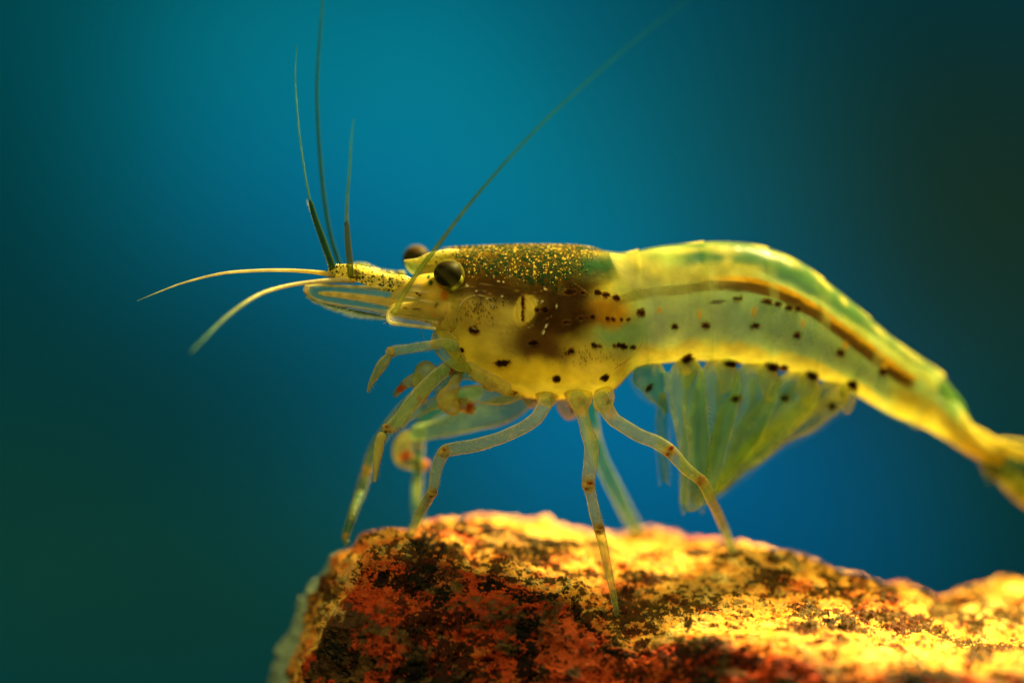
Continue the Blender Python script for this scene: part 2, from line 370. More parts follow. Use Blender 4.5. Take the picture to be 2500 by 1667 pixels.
    fx = [0, .32, .42, .60, .85, 1]; fcol = np.stack([np.interp(ftone, fx, [p[j] for p in fpal]) for j in range(3)], 1) * .72 * (0.85 + 0.3 * k3)[:, None]
    col = col * (1 - fr[:, None]) + fcol * fr[:, None]
    # black mica grains, in clusters
    cl = fbm(co * sq, 7.5, 5, 120, .6) + .14 * (k2 - .5) + .10 * (k3 - .5)
    mk = sstep(.600, .612, cl + .42 * (clus - .5)) * (k3 < .93)
    cl2 = fbm(co * sq, 30, 3, 130, .6) + .10 * (k3 - .5)
    mk = np.maximum(mk * .95, sstep(.640, .655, cl2 + .30 * (clus - .5)) * .9)
    patches = [(1125,1276,20,24,0,1),(1200,1286,50,18,5,1),(1445,1312,75,22,0,1),(1360,1318,60,18,5,.9),(1265,1300,30,10,10,.6),(2160,1446,40,18,10,.9),(2030,1412,30,14,20,.9),(1700,1345,26,12,0,.9),(1600,1352,40,12,-10,.9),(1480,1345,40,20,0,.6),(1380,1352,40,10,0,.7),(960,1325,14,10,0,.8),(950,1345,8,20,0,.8),(910,1345,10,8,0,.9),(875,1320,16,6,20,.9),(1045,1325,45,28,20,1),(1100,1350,40,20,30,.8),(925,1405,45,26,0,1),(1000,1420,60,26,5,.95),(1080,1462,24,22,0,1),(1105,1400,30,10,20,.7),(1190,1425,22,18,-30,1),(1250,1450,50,11,35,1),(1330,1455,60,14,-5,1),(1290,1560,22,110,3,1),(1405,1480,12,26,0,1),(1440,1530,40,8,40,1),(1500,1560,22,22,0,.9),(1490,1588,60,8,12,1),(1320,1350,34,12,10,1),(1305,1370,22,12,0,.9),(1215,1390,22,8,10,.8),(820,1440,16,26,0,.7),(830,1590,18,14,0,.9),(775,1520,16,18,0,.8),(1140,1510,20,14,0,.9),(1030,1545,16,40,0,.8),(1010,1590,14,14,0,.8),(1075,1620,14,26,0,.8),(990,1480,14,20,0,.7),(1600,1355,28,16,0,.8),(1690,1600,70,16,0,.9),(1740,1575,20,10,-20,.9),(1830,1620,40,22,0,.9),(1950,1650,60,24,0,.9),(2230,1650,70,40,0,.95),(2020,1600,18,16,0,.8),(2385,1600,34,26,20,.95),(1570,1640,40,20,0,.8),(1515,1640,50,26,0,.7),(1830,1370,20,12,0,.9),(1850,1400,30,14,20,.8),(2010,1440,80,14,-8,.85),(2090,1430,30,18,0,.8),(2100,1470,22,18,0,.9),(1965,1485,34,10,20,.9),(2030,1520,36,10,20,1),(1680,1520,14,16,0,.9),(1555,1505,20,8,-15,.9),(2210,1530,20,16,0,.9),(2380,1535,30,14,30,.8),(2480,1495,30,24,0,.8),(1660,1575,22,16,0,.7),(2050,1560,18,12,0,.8)]
    pm = np.zeros(len(co)); nz = (fbm(q, 16, 4, 140, .6) - 0.5)
    vis = tvv > 1.9
    for (x, y, rx, ry, an, s) in patches:
        A = math.radians(an); m = (np.abs(px - x) < 1.6 * (rx + ry)) & (np.abs(py - y) < 1.6 * (rx + ry)) & vis
        dx = px[m] - x; dy = py[m] - y
        uu = (dx * math.cos(A) + dy * math.sin(A)) / rx; vv = (-dx * math.sin(A) + dy * math.cos(A)) / ry
        dd = np.sqrt(uu * uu + vv * vv) + nz[m] * 2.4
        dd = dd + 1.1 * (k3[m] - .5) + .5 * (k2[m] - .5)
        pm[m] = np.maximum(pm[m], s * (1 - sstep(0.85, 0.95, dd)))
    mk = np.clip(np.maximum(mk * 0.93, pm * 0.97 * (k3 < .90)), 0, 1)
    # the bright foot ledge stays clean
    for (x, y, rx, ry, an, rgb, s_) in [(1125,1312,52,15,12,(.62,.10,.02),.9),(1020,1330,26,16,0,(.25,.14,.03),.7),(1250,1310,90,22,5,(.22,.13,.03),.75),(1430,1325,110,20,2,(.28,.16,.03),.7),(1080,1410,60,20,0,(.5,.12,.02),.6),(1400,1530,60,30,40,(.62,.09,.012),.95),(1350,1580,60,60,0,(.5,.07,.01),.8),(1500,1620,130,26,8,(.62,.09,.012),.9),(1880,1350+40,50,20,0,(.8,.36,.06),.7),(1760,1335+50,60,14,0,(.75,.26,.03),.6),(1860,1575,60,24,20,(.80,.22,.02),.8),(2090,1640,80,26,0,(.78,.25,.03),.7),(2460,1580,60,50,0,(.85,.30,.03),.8),(850,1400,22,40,20,(.72,.30,.05),.8),(830,1500,18,24,0,(.7,.35,.08),.8)]:
        A = math.radians(an); dx = px - x; dy = py - y
        dd = np.sqrt(((dx * math.cos(A) + dy * math.sin(A)) / rx) ** 2 + ((-dx * math.sin(A) + dy * math.cos(A)) / ry) ** 2) + nz * 2.5
        w_ = (s_ * (1 - sstep(.6, 1.1, dd)) * vis)[:, None]; col = col * (1 - w_) + np.array(rgb) * w_
    col = col * (1 - mk[:, None]) + black * mk[:, None]
    co = co + N * (0.012 * mk * (k3 * 2 - 1.2) + 0.004 * (k2 - .5) + .003 * (k3 - .5))[:, None]
    left = (tvv < 1.75) & (px < 860)
    col[left] = np.array([0.35, 0.42, 0.2])
    o = mesh_obj('rock', co, grid_faces(nv, nu), M_rock, None, np.c_[col, 1 - mk])
    o['label'] = 'large orange and yellow granite rock with black flecks under the shrimp'; o['category'] = 'rock'
    return o, co
rock, rco = make_rock()
rock_bvh = BVHTree.FromPolygons([tuple(v) for v in rco[:: 1]], [tuple(p.vertices) for p in rock.data.polygons])
def on_rock(px, py):                              # point of the rock seen at this place of the photograph
    o = Vector((0, -D, 0)); d = (Vector(P(px, py, 0)) - o).normalized()
    h = rock_bvh.ray_cast(o, d)[0]
    return np.array(h) if h is not None else P(px, py, 0)

# ------------------------------------------------------------------ the shrimp
root = bpy.data.objects.new('shrimp', None); C.objects.link(root); root.location = tuple(on_rock(1500, 1495))
root['label'] = 'translucent yellow green shrimp with dark spots standing on the rock'; root['category'] = 'shrimp'

T = [(1030,655),(1058,626),(1100,615),(1180,611),(1260,608),(1340,608),(1420,610),(1480,617),(1530,620),(1600,607),(1680,599),(1760,594),(1850,604),(1935,634),(2010,686),(2090,752),(2170,822),(2250,880),(2308,926),(2345,990),(2385,1050),(2425,1078),(2470,1098)]
B = [(1030,720),(1055,790),(1080,840),(1125,895),(1200,945),(1300,972),(1400,973),(1490,955),(1555,897),(1620,886),(1700,880),(1780,884),(1860,893),(1930,908),(1990,923),(2050,941),(2110,975),(2180,1014),(2250,1042),(2310,1075),(2355,1105),(2395,1125),(2440,1135)]
YC = [.04,.04,.04,.04,.04,.04,.04,.04,.05,.07,.10,.13,.17,.21,.26,.31,.36,.42,.47,.52,.56,.60,.64]
WY = [.05,.12,.17,.21,.235,.245,.245,.235,.215,.205,.20,.20,.195,.19,.18,.165,.15,.135,.12,.10,.08,.065,.03]
rail = np.array([[*t, *b, y, wv] for t, b, y, wv in zip(T, B, YC, WY)], float)
def body_loft(s0, s1, nu, nph, grow=0.0, cut=None, pw=0.85, phi0=0, phi1=2 * math.pi, closed=True, bulge=None):
    s = np.linspace(s0, s1, nu); r = catmull(rail, s)
    ph = np.linspace(phi0, phi1, nph, endpoint=not closed)
    t = P_arr(r[:, 0], r[:, 1], r[:, 4]); b = P_arr(r[:, 2], r[:, 3], r[:, 4])
    c = (t + b) / 2; h = (t - b) / 2; L = np.linalg.norm(h, axis=1, keepdims=True)
    h = h * (L + grow) / L; wy = r[:, 5] + grow
    cs = np.cos(ph); sn = np.sin(ph)
    sg = np.sign(sn) * np.abs(sn) ** pw
    # widest a little below the middle
    hh = h[:, None, :] * cs[None, :, None]
    yy = np.zeros_like(hh); prof = sg[None, :] * (1 - 0.16 * cs[None, :])
    yy[..., 1] = wy[:, None] * prof
    co = c[:, None, :] + hh + yy
    if bulge is not None: co = bulge(co, s, ph)
    return co.reshape(-1, 3), np.repeat(s, nph), np.tile(ph, nu)
def P_arr(px, py, y):
    k = 0.002 * (D + y) / D
    return np.stack([(px - 1250) * k, y, (833.5 - py) * k], -1)

dark = (0.020, 0.008, 0.003)
spots = [(1156,805,13,8,20),(1301,837,11,7,0),(1228,886,20,8,-4),(1358,925,11,7.5,0),(1478,922,11,7,-20),(1390,713,16,7,-5),(1423,715,6,4,0),(1460,714,10,6,15),(1479,720,9,6,15),(1505,727,8,6,10),(1311,757,6,6,0),(1329,757,11,8,0),(1418,777,9,5,-5),(1433,777,4,3,0),(1447,773,6,5,0),(1380,787,7,4,-20),(1390,787,4,3,0),(1484,779,5,5,0),(1497,780,5,4,20),(1517,780,3,3,0),(1534,781,4,3,0),(1451,843,8,5,30),(1465,845,5,3,0),(1500,844,5,3,0),(1518,845,15,6,10),(1545,848,7,5,0),(1389,860,8,4,-15),(1396,857,6,6,0),(1380,861,4,3,0),(1112,848,9,3,30),(1127,855,6,4,10),(1060,748,6,3,-50),
  (1018,718,5,4,30),(1053,785,8,4,5),(1043,784,4,4,0)] + [(1276 + (i % 2), 722 + 10 * i, 3.2, 3.2 + (i % 3), 0) for i in range(7)]
abd = [(1564,764,9,8,0),(1647,797,8,7,20),(1722,795,9,7,0),(1842,796,11,6,-10),(1945,819,9,8,0),(2052,860,10,9,0),(2155,908,9,8,0),(2308,983,12,10,0),
  (1678,878,15,9,-30),(1783,889,20,8,0),(1886,897,18,10,10),(1914,898,9,6,0),(1984,919,16,10,30),(2082,940,14,9,40),(1801,729,12,5,-5),(1871,736,14,5,5),(1900,742,8,5,0),(1927,751,9,7,0),(1948,754,7,6,0)]
def curve_dist(px, py, pts):
    pts = catmull(np.array(pts, float), 160); d = np.full(len(px), 1e9); sd = np.zeros(len(px)); par = np.zeros(len(px))
    for i in range(len(pts) - 1):
        a = pts[i]; v = pts[i + 1] - a; L2 = (v ** 2).sum()
        t = np.clip(((px - a[0]) * v[0] + (py - a[1]) * v[1]) / L2, 0, 1)
        dx = px - a[0] - t * v[0]; dy = py - a[1] - t * v[1]; dd = dx * dx + dy * dy
        m = dd < d; d = np.where(m, dd, d); sd = np.where(m, (v[0] * dy - v[1] * dx), sd); par = np.where(m, i, par)
    return np.sqrt(d) * np.sign(sd), par / 159
gut = [(1500,735),(1540,722),(1600,712),(1660,706),(1710,698),(1790,696),(1850,703),(1910,722),(1970,755),(2030,795),(2090,840),(2150,885),(2210,930),(2245,945)]

Y1 = np.array([0.62, 0.44, 0.035]); GRN = np.array([0.20, 0.34, 0.05])
def mixin(c, rgb, wg):
    rgb = np.asarray(rgb, float); wg = np.clip(wg, 0, 1)
    al = rgb[3] if len(rgb) > 3 else None
    c[:, :3] = c[:, :3] * (1 - wg[:, None]) + rgb[:3] * wg[:, None]
    if al is not None: c[:, 3] = c[:, 3] * (1 - wg) + al * wg

def body_colors(co, s, ph):
    px, py = pix(co); cs = np.cos(ph)
    n1 = fbm(co, 5, 4, 200); n2 = fbm(co, 14, 3, 210)
    c = np.zeros((len(co), 4)); c[:, :3] = np.array([0.66, 0.50, 0.06]); c[:, 3] = 0.62
    # abdomen: pale green glassy flesh
    ab = sstep(6.6, 8.4, s)
    mixin(c, (0.66, 0.70, 0.17, 0.50), ab); mixin(c, (0.46, 0.64, 0.24, 0.36), sstep(9, 13, s) * (0.6 + 0.8 * n1))
    mixin(c, (0.45, 0.50, 0.08, 0.48), ab * sstep(.48, .62, fbm(co * np.array([2.2, 1, .7]), 4, 3, 205)) * .6)
    # front of thorax
    mixin(c, (0.80, 0.60, 0.085, 0.9), (1 - ab) * sstep(0.2, 0.9, -cs + 0.5) * 0.9)
    wob = (n1 - 0.5) * 60
    def blob(x, y, rx, ry, ang, rgba, soft=0.5, k=1.0):
        a = math.radians(ang); dx = px - x + wob; dy = py - y + (n2 - .5) * 30
        u = (dx * math.cos(a) + dy * math.sin(a)) / rx; v = (-dx * math.sin(a) + dy * math.cos(a)) / ry
        mixin(c, rgba, k * (1 - sstep(1 - soft, 1 + soft, np.sqrt(u * u + v * v))))
    th = s < 8.6
    blob(1510, 810, 75, 45, 0, (0.32, 0.46, 0.07, 0.55), 0.6)       # clear green window
    blob(1175, 770, 70, 34, 0, (0.55, 0.38, 0.05, 0.85), 0.5)
    blob(1480, 765, 62, 36, 0, (0.62, 0.28, 0.015, 0.92), 0.5)      # orange gland
    blob(1470, 690, 55, 28, 0, (0.70, 0.55, 0.07, 0.8), 0.5)
    blob(1240, 690, 175, 52, 6, (0.10, 0.045, 0.006, 0.97), 0.4)    # dark foregut
    blob(1130, 690, 40, 40, 0, (0.20, 0.10, 0.008, 0.95), 0.5)
    blob(1390, 668, 90, 50, 0, (0.11, 0.07, 0.01, 0.95), 0.4)
    blob(1220, 645, 150, 26, 0, (0.16, 0.085, 0.006, 0.96), 0.5)
    blob(1370, 775, 92, 58, -8, (0.065, 0.027, 0.006, 0.98), 0.45)   # brown stomach
    blob(1330, 845, 70, 46, 20, (0.12, 0.055, 0.012, 0.97), 0.5)
    blob(1385, 715, 58, 44, 0, (0.06, 0.027, 0.006, 0.97), 0.5)
    blob(1285, 762, 21, 36, 8, (0.90, 0.68, 0.10, 0.95), 0.12)      # pale yellow lobe
    blob(1465, 655, 92, 30, 4, (0.07, 0.14, 0.06, 0.8), 0.5)       # dark green back
    blob(1290, 905, 130, 30, 8, (0.80, 0.56, 0.04, 0.95), 0.6)
    blob(1150, 850, 60, 40, 30, (0.80, 0.60, 0.06, 0.92), 0.6)
    # abdomen bands
    d, par = curve_dist(px, py, gut)
    wav = (fbm(co, 8, 3, 220) - 0.5)
    inab = sstep(7.0, 7.7, s)
    up = -d            # >0 above the line (curve runs to the right)
    if np.median(up[(s > 9) & (s < 12) & (cs > 0.8)]) < 0: up = -up
    endf = 1 - sstep(0.93, 0.99, par)
    tlo = np.interp(s, [11.0, 12.6, 14, 15.5, 17], [42, 26, 27, 36, 40]); topz = inab * sstep(tlo, tlo + 12, up + wav * 20) * sstep(9.4, 10.4, s)
    mixin(c, (0.12, 0.20, 0.06, 0.20), topz)
    limeW = inab * sstep(6, 20, up) * (1 - sstep(44, 66, up + wav * 24)) * (1 - sstep(11.6, 12.6, s))
    mixin(c, (0.52, 0.46, 0.085, 0.62), limeW)
    front_ab = inab * (1 - sstep(8.4, 9.4, s)) * sstep(8, 20, up)
    mixin(c, (0.50, 0.44, 0.10, 0.55), front_ab * 0.9)
    orW = inab * sstep(4, 9, up + wav * 8) * (1 - sstep(18, 27, up + wav * 8)) * sstep(9.5, 12, s) * endf
    mixin(c, (0.66, 0.32, 0.008, 0.92), orW)
    farY = sstep(13.6, 15.5, s) * (1 - sstep(17.6, 18.1, s)) * sstep(12, 20, up) * (1 - sstep(tlo - 4, tlo + 12, up))
    mixin(c, (0.42, 0.34, 0.02, 0.7), farY * 0.5 * sstep(.3, .6, n1 + .1))
    brW = inab * (1 - sstep(9, 15, np.abs(up + 2 + wav * 12))) * endf
    brc = np.array([0.12, 0.055, 0.008])
    mixin(c, (*brc, 0.9), brW * (0.55 + 0.45 * sstep(9, 12, s)))
    # lower yellow band
    v = (1 - cs) / 2
    band = sstep(7.6, 8.2, s) * sstep(0.80, 0.90, v + wav * 0.15) * (1 - sstep(16.2, 17.0, s))
    mixin(c, (0.54, 0.42, 0.06, 0.74), band * (0.75 + .5 * n2))
    # last segment: dense yellow muscle
    tl = sstep(16.3, 17.1, s) * sstep(0.42, 0.62, v + 0.04 * (s - 17)); tl = np.maximum(tl, sstep(18.7, 19.4, s))
    mixin(c, (0.60, 0.50, 0.06, 0.78), tl)
    # streaks across each segment
    seg = np.sin((s - 6.7) * 2 * math.pi / 1.75)
    mixin(c, (0.55, 0.55, 0.12, 0.42), inab * 0.35 * sstep(0.75, 1, seg) * (1 - band))
    # pale specks above the joints
    c = paint(px, py, c, [(x, y, rx, ry, 0, .6, (0.75, 0.42, 0.03), .8) for x, y, rx, ry in [(1610,757,6,7),(1708,768,6,14),(1841,762,6,14),(2064,843,8,12),(2160,893,10,10),(1960,790,5,14)]], co)
    brown_sp = [(1752, 737, 24, 5, -5, .5, (0.10, 0.05, 0.01), .7)]
    c = paint(px, py, c, brown_sp, co)
    return c
co, s, ph = body_loft(0, 22, 760, 170)
body = mesh_obj('body', co, grid_faces(760, 170, True), M_body, root, body_colors(co, s, ph))

# carapace: the thin spotted shell over the front of the body
def car_bulge(co, s, ph):
    return co
# rear edge of the carapace is slanted: s end depends on the angle
def carapace():
    nu, nph = 560, 230
    u = np.linspace(0, 1, nu); ph = np.linspace(0, 2 * math.pi, nph, endpoint=False)
    cs = np.cos(ph)
    send = 7.15 + 1.15 * sstep(-1.0, -0.2, -cs) - 0.25 * sstep(.4, 1, -cs)
    sst = 0.55
    S = sst + (send[None, :] - sst) * u[:, None]
    r = catmull(rail, S.ravel()).reshape(nu, nph, 6)
    t = P_arr(r[..., 0], r[..., 1], r[..., 4]); b = P_arr(r[..., 2], r[..., 3], r[..., 4])
    c = (t + b) / 2; h = (t - b) / 2; L = np.linalg.norm(h, axis=-1, keepdims=True)
    g = (0.014 - 0.010 * sstep(.75, 1, u))[:, None] * np.ones((1, nph))
    h = h * (L + g[..., None]) / L; wy = r[..., 5] + g
    sn = np.sin(ph); sg = np.sign(sn) * np.abs(sn) ** 0.85
    co = c + h * cs[None, :, None]
    co[..., 1] += wy * (sg * (1 - 0.16 * cs))[None, :]
    co = co.reshape(-1, 3); S = S.ravel(); PH = np.tile(ph, nu); px, py = pix(co)
    # keel along the back, cheek bump
    k = np.exp(-((1 - np.cos(PH)) / 0.01)); co[:, 2] += 0.012 * k * (1 - sstep(6.4, 7.1, S))
    n1 = fbm(co, 9, 3, 300)
    base = np.zeros((len(co), 4)); base[:, :3] = np.array([0.22, 0.10, 0.015]); base[:, 3] = 0.012
    mixin(base, (0.85, 0.75, 0.30, 0.75), 0.7 * np.exp(-((1 - np.cos(PH)) / 0.002)) * sstep(1.6, 2.4, S))  # thin rim highlight along the back, painted into the pigment
    mixin(base, (0.5, 0.4, 0.06, 0.05), sstep(.5, .68, fbm(co, 16, 4, 305)) * .7)
    base = paint(px, py, base, [(1450, 650, 95, 34, 0, .8, (0.03, 0.10, 0.035), .6)], co)
    ring = lambda x, y, rx, ry: np.abs(np.sqrt(((px - x) / rx) ** 2 + ((py - y) / ry) ** 2) - 1)
    arc = (1 - sstep(0.01, 0.05, ring(1163, 765, 44, 44))) * (py < 748) ; mixin(base, (0.95, 0.80, 0.30, 0.75), arc * 0.9)
    arc = (1 - sstep(0.02, 0.07, ring(1285, 762, 24, 38))); mixin(base, (0.45, 0.28, 0.03, 0.5), arc * 0.6)
    arc = (1 - sstep(0.01, 0.04, ring(1220, 700, 120, 95))) * (py > 780) * (px > 1180); mixin(base, (0.85, 0.66, 0.15, 0.5), arc * 0.5)
    sp = [(x, y, rx + 2, ry + 2, a, .35, (0.16, 0.022, 0.003), .8) for x, y, rx, ry, a in spots] + [(x, y, rx, ry, a, .25, dark, .985) for x, y, rx, ry, a in spots]
    c4 = paint(px, py, base, sp, co, rag=0.5, nscale=62)
    for crv, wl, k_ in [([(1172,692),(1230,700),(1290,716),(1350,702)],1.6,.6),([(1105,712),(1140,700),(1185,712),(1215,730)],1.8,.7),([(1120,735),(1160,721),(1200,727),(1222,745)],2.0,.9),([(1240,735),(1275,722),(1290,740)],1.6,.6),([(1150,800),(1220,812),(1290,800),(1350,770)],1.6,.5),([(1240,790),(1270,806),(1300,796)],1.8,.6),([(1320,815),(1330,800),(1340,790)],2.2,.8),([(1095,735),(1090,770),(1100,800),(1120,830)],1.6,.5),([(1180,845),(1230,850),(1280,872)],1.5,.4),([(1430,800),(1470,830),(1500,880)],1.6,.35),([(1500,900),(1530,880),(1560,850),(1580,800)],1.6,.5),([(1400,690),(1440,720),(1460,760),(1450,800)],1.5,.4)]:
        m = (px > min(p[0] for p in crv) - 12) & (px < max(p[0] for p in crv) + 12) & (py > min(p[1] for p in crv) - 12) & (py < max(p[1] for p in crv) + 12)
        dd, _ = curve_dist(px[m], py[m], crv); sub = c4[m]; mixin(sub, (0.90, 0.66, 0.14, 0.7), k_ * (1 - sstep(wl * .4, wl * 1.3, np.abs(dd))) * sstep(.35, .6, n1[m])); c4[m] = sub
    c4 = paint(px, py, c4, [(x, y, rx, ry, a_, .35, (1.0, 0.82, 0.32), .95) for x, y, rx, ry, a_ in [(1217,687,4,2.5,20),(1229,689,3,2,0),(1246,674,4,3,0),(1263,690,4,2,10),(1277,686,4,2,-20),(1331,705,5,3,30),(1323,737,6,3,-10),(1336,728,3,2,0),(1359,747,3,6,0),(1312,735,2.5,5,0),(1227,722,5,2.5,0),(1141,697,6,3,40),(1163,711,4,2.5,20),(1327,812,4,8,20),(1333,796,3,6,20),(1206,675,3,3,0),(1180,648,4,2,0),(1195,655,4,2,0),(1302,672,3,3,0)]], co, rag=.3, nscale=40)  # small gold spots and glints painted into the shell colour
    for i in range(95):                          # tiny dots of the cheek
        x = 1170 + RNG.normal() * 26; y = 762 + RNG.normal() * 20
        m = ((px - x) ** 2 + (py - y) ** 2) < 1.9 ** 2; c4[m] = (*dark, .7)
    for i in range(60):
        x = 1430 + RNG.normal() * 45; y = 872 + RNG.normal() * 12
        m = ((px - x) ** 2 + (py - y) ** 2) < 1.7 ** 2; c4[m] = (0.12, 0.05, 0.01, .6)
    d = (py - 612) / np.interp(px, [1080, 1150, 1250, 1350, 1420, 1480, 1540], [60, 85, 85, 110, 85, 75, 110])
    speck = (1 - sstep(0.55, 1.15, d + (n1 - .5) * 0.9)) * sstep(1080, 1120, px) * (1 - sstep(1390, 1540, px + (n1 - .5) * 170))
    speck = speck * np.interp(px, [1100, 1250, 1400, 1540], [0.9, 1.0, 1.0, .85])
    mixin(c4, (0.16, 0.09, 0.008, 0.5), speck * .7 * (px < 1420))
    speck = np.maximum(speck, 0.55 * np.exp(-(((px - 1235) / 60) ** 2 + ((py - 735) / 14) ** 2)))
    speck = np.maximum(speck, 0.5 * np.exp(-(((px - 1390) / 40) ** 2 + ((py - 690) / 30) ** 2)))
    mesh_obj('carapace', co, grid_faces(nu, nph, True), M_shell, root, c4, {'speck': speck})
carapace()

# six overlapping shell rings of the abdomen
bounds = [6.7, 8.3, 10.35, 12.15, 13.85, 15.3, 17.75]
for i in range(6):
    a, b = bounds[i], bounds[i + 1] + 0.16
    nu, nph = 90, 130
    sarr = np.linspace(a, b, nu)
    def bl(co, s, ph):
        t = (s - a) / (b - a)
        return co
    co, s, ph = body_loft(a, b, nu, nph, grow=0.010)
    t = (s - a) / (b - a)
    cs = np.cos(ph); r = catmull(rail, s); cy = r[:, 4]
    fl = 0.004 * sstep(0.55, 1, t)[:, None]       # rear edge flares over the next ring
    ctr = (P_arr(r[:, 0], r[:, 1], cy) + P_arr(r[:, 2], r[:, 3], cy)) / 2
    dirn = co - ctr; dirn /= np.linalg.norm(dirn, axis=1, keepdims=True) + 1e-9
    co = co + dirn * (fl - 0.003 * (1 - t[:, None]))
    px, py = pix(co); v = (1 - cs) / 2
    c = np.zeros((len(co), 4)); c[:, :3] = (0.07, 0.20, 0.035); c[:, 3] = 0.03
    wv = fbm(co, 7, 3, 400 + i)
    mixin(c, (0.55, 0.52, 0.10, 0.16), sstep(0.80, 0.98, t) * sstep(.35, .65, wv))
    mixin(c, (1.0, 0.80, 0.25, 0.8), np.exp(-v / 0.0010) * (1 - 0.4 * (i > 2)) * (0.4 + 0.9 * wv))  # bright rim highlight on the ridge is painted pigment
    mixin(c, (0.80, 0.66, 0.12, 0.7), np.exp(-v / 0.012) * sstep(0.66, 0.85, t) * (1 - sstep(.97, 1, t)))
    mixin(c, (0.05, 0.16, 0.03, 0.30), np.exp(-((v - 0.10) / 0.07) ** 2) * (i > 0) * (i < 5) * (1 - sstep(.8, .9, t)) * .8)
    c = paint(px, py, c, [(x, y, rx, ry, an, 1.0, (0.66, 0.56, 0.10), .30) for x, y, rx, ry, an in [(1765,610,40,13,8),(1680,612,40,8,-5),(1775,640,14,20,30),(1925,636,34,10,30),(2060,735,16,7,50),(2010,690,30,5,42),(2145,808,26,8,42),(2225,868,56,10,38),(1560,640,30,20,30),(1600,660,26,30,0)]], co)
    sp = [(x, y, rx + 3, ry + 3, an, .4, (0.26, 0.05, 0.006), .8) for x, y, rx, ry, an in abd] + [(x, y, rx, ry, an, .3, dark, .97) for x, y, rx, ry, an in abd]
    c = paint(px, py, c, sp, co, rag=0.45, nscale=50)
    mesh_obj('abdomen_ring', co, grid_faces(nu, nph, True), M_plate, root, c)

# ---- tubes: legs, feelers, paddles
def tube(name, pts, mat, parent, col, nu=60, nph=18, flat=1.0, stripes=None, wob=0.0, y_is_third=True, speck=None, cap=True, spotlist=None, tilt=0.0, obj=True, edge=None, ring=0.0, ringf=0, sharp=False):
    """pts: (px, py, y, width px) ; flat = depth / in-plane width"""
    pts = np.array(pts, float)
    seg = np.r_[0, np.cumsum(np.hypot(np.diff(pts[:, 0]), np.diff(pts[:, 1])) + 1e-6)]
    u = np.linspace(0, 1, nu); q = catmull(pts, np.interp(u * seg[-1], seg, np.arange(len(pts))))
    if sharp:
        ql = np.stack([np.interp(u * seg[-1], seg, pts[:, j]) for j in range(4)], 1); q = .55 * ql + .45 * q
    c = P_arr(q[:, 0], q[:, 1], q[:, 2]); rad = q[:, 3] * 0.001 * (D + q[:, 2]) / D
    if ring: rad = rad * (1 + ring * np.sin(np.linspace(0, ringf * 2 * math.pi, nu)))
    tg = np.gradient(c, axis=0); tg /= np.linalg.norm(tg, axis=1, keepdims=True) + 1e-9
    yv = np.array([math.sin(tilt), math.cos(tilt), 0.0])
    n1 = np.cross(tg, yv); n1 /= np.linalg.norm(n1, axis=1, keepdims=True) + 1e-9
    n2 = np.cross(n1, tg)
    capk = np.ones(nu)
    if cap:
        e = np.minimum(1, np.minimum(u, 1 - u) * seg[-1] / (q[:, 3] * 0.5 + 1e-6)); capk = np.sqrt(np.clip(1 - (1 - e) ** 2, 0.02, 1))
    ph = np.linspace(0, 2 * math.pi, nph, endpoint=False)
    co = c[:, None] + (rad * capk)[:, None, None] * (n1[:, None] * np.cos(ph)[None, :, None] + flat * n2[:, None] * np.sin(ph)[None, :, None])
    co = co.reshape(-1, 3)
    if wob: co = co + wob * (np.stack([fbm(co, 8, 2, 1), fbm(co, 8, 2, 2), fbm(co, 8, 2, 3)], -1) - 0.5)
    U = np.repeat(u, nph); PH = np.tile(ph, nu)
    cc = np.zeros((len(co), 4))
    if callable(col): cc = col(U, PH, co)
    else:
        k = np.array(col, float)
        if k.ndim == 1: cc[:] = k
        else:
            for j in range(4): cc[:, j] = np.interp(U, np.linspace(0, 1, len(k)), k[:, j])
    if edge is not None: mixin(cc, edge, sstep(0.86, 0.97, np.abs(np.cos(PH))))
    if stripes:
        kf, rgba, st = stripes
        mixin(cc, rgba, st * sstep(0.2, 0.9, np.sin(kf * PH + 2.5 * fbm(co * np.array([1, 1, 1]), 6, 2, 7))))
    if spotlist:
        px, py = pix(co)
        cc = paint(px, py, cc, spotlist, co, rag=0.4, nscale=24)
    ex = {'speck': np.full(len(co), speck) if speck is not None else np.zeros(len(co))}
    return mesh_obj(name, co, grid_faces(nu, nph, True), mat, parent, cc, ex)

LEG = (0.62, 0.70, 0.26, 0.27); LEGE = (1.0, 0.96, 0.55, 0.98); JO = (0.85, 0.52, 0.08, 0.62); RB = (0.28, 0.04, 0.006)
def hairs(name, parent, items, mat=None, col=(0.7, 0.66, 0.3, 0.5)):
    """items: (px,py,y, dx,dy,dy_depth, width px) short curved bristles, one mesh"""
    V = []; F = []; b = 0
    for (x, y, dep, dx, dy, dz, wd) in items:
        p = [np.array(P(x + dx * t + 0.15 * dy * t * t, y + dy * t, dep + dz * t)) for t in (0, .5, 1)]
        r = wd * 0.001
        for kk, q in enumerate(p):
            rr = r * (1, .7, .2)[kk]
            for a in (0, 2.09, 4.19): V.append(q + np.array([rr * math.cos(a), rr * math.sin(a) * .7, rr * math.sin(a)]))
        for kk in (0, 1):
            for a in range(3):
                a2 = (a + 1) % 3; F.append((b + kk * 3 + a, b + kk * 3 + a2, b + kk * 3 + 3 + a2, b + kk * 3 + 3 + a))
        b += 9
    o = mesh_obj(name, np.array(V), np.array(F), mat or M_leg, parent, np.tile(np.array(col), (len(V), 1)), {'speck': np.zeros(len(V))})
    o['kind'] = 'stuff'; return o

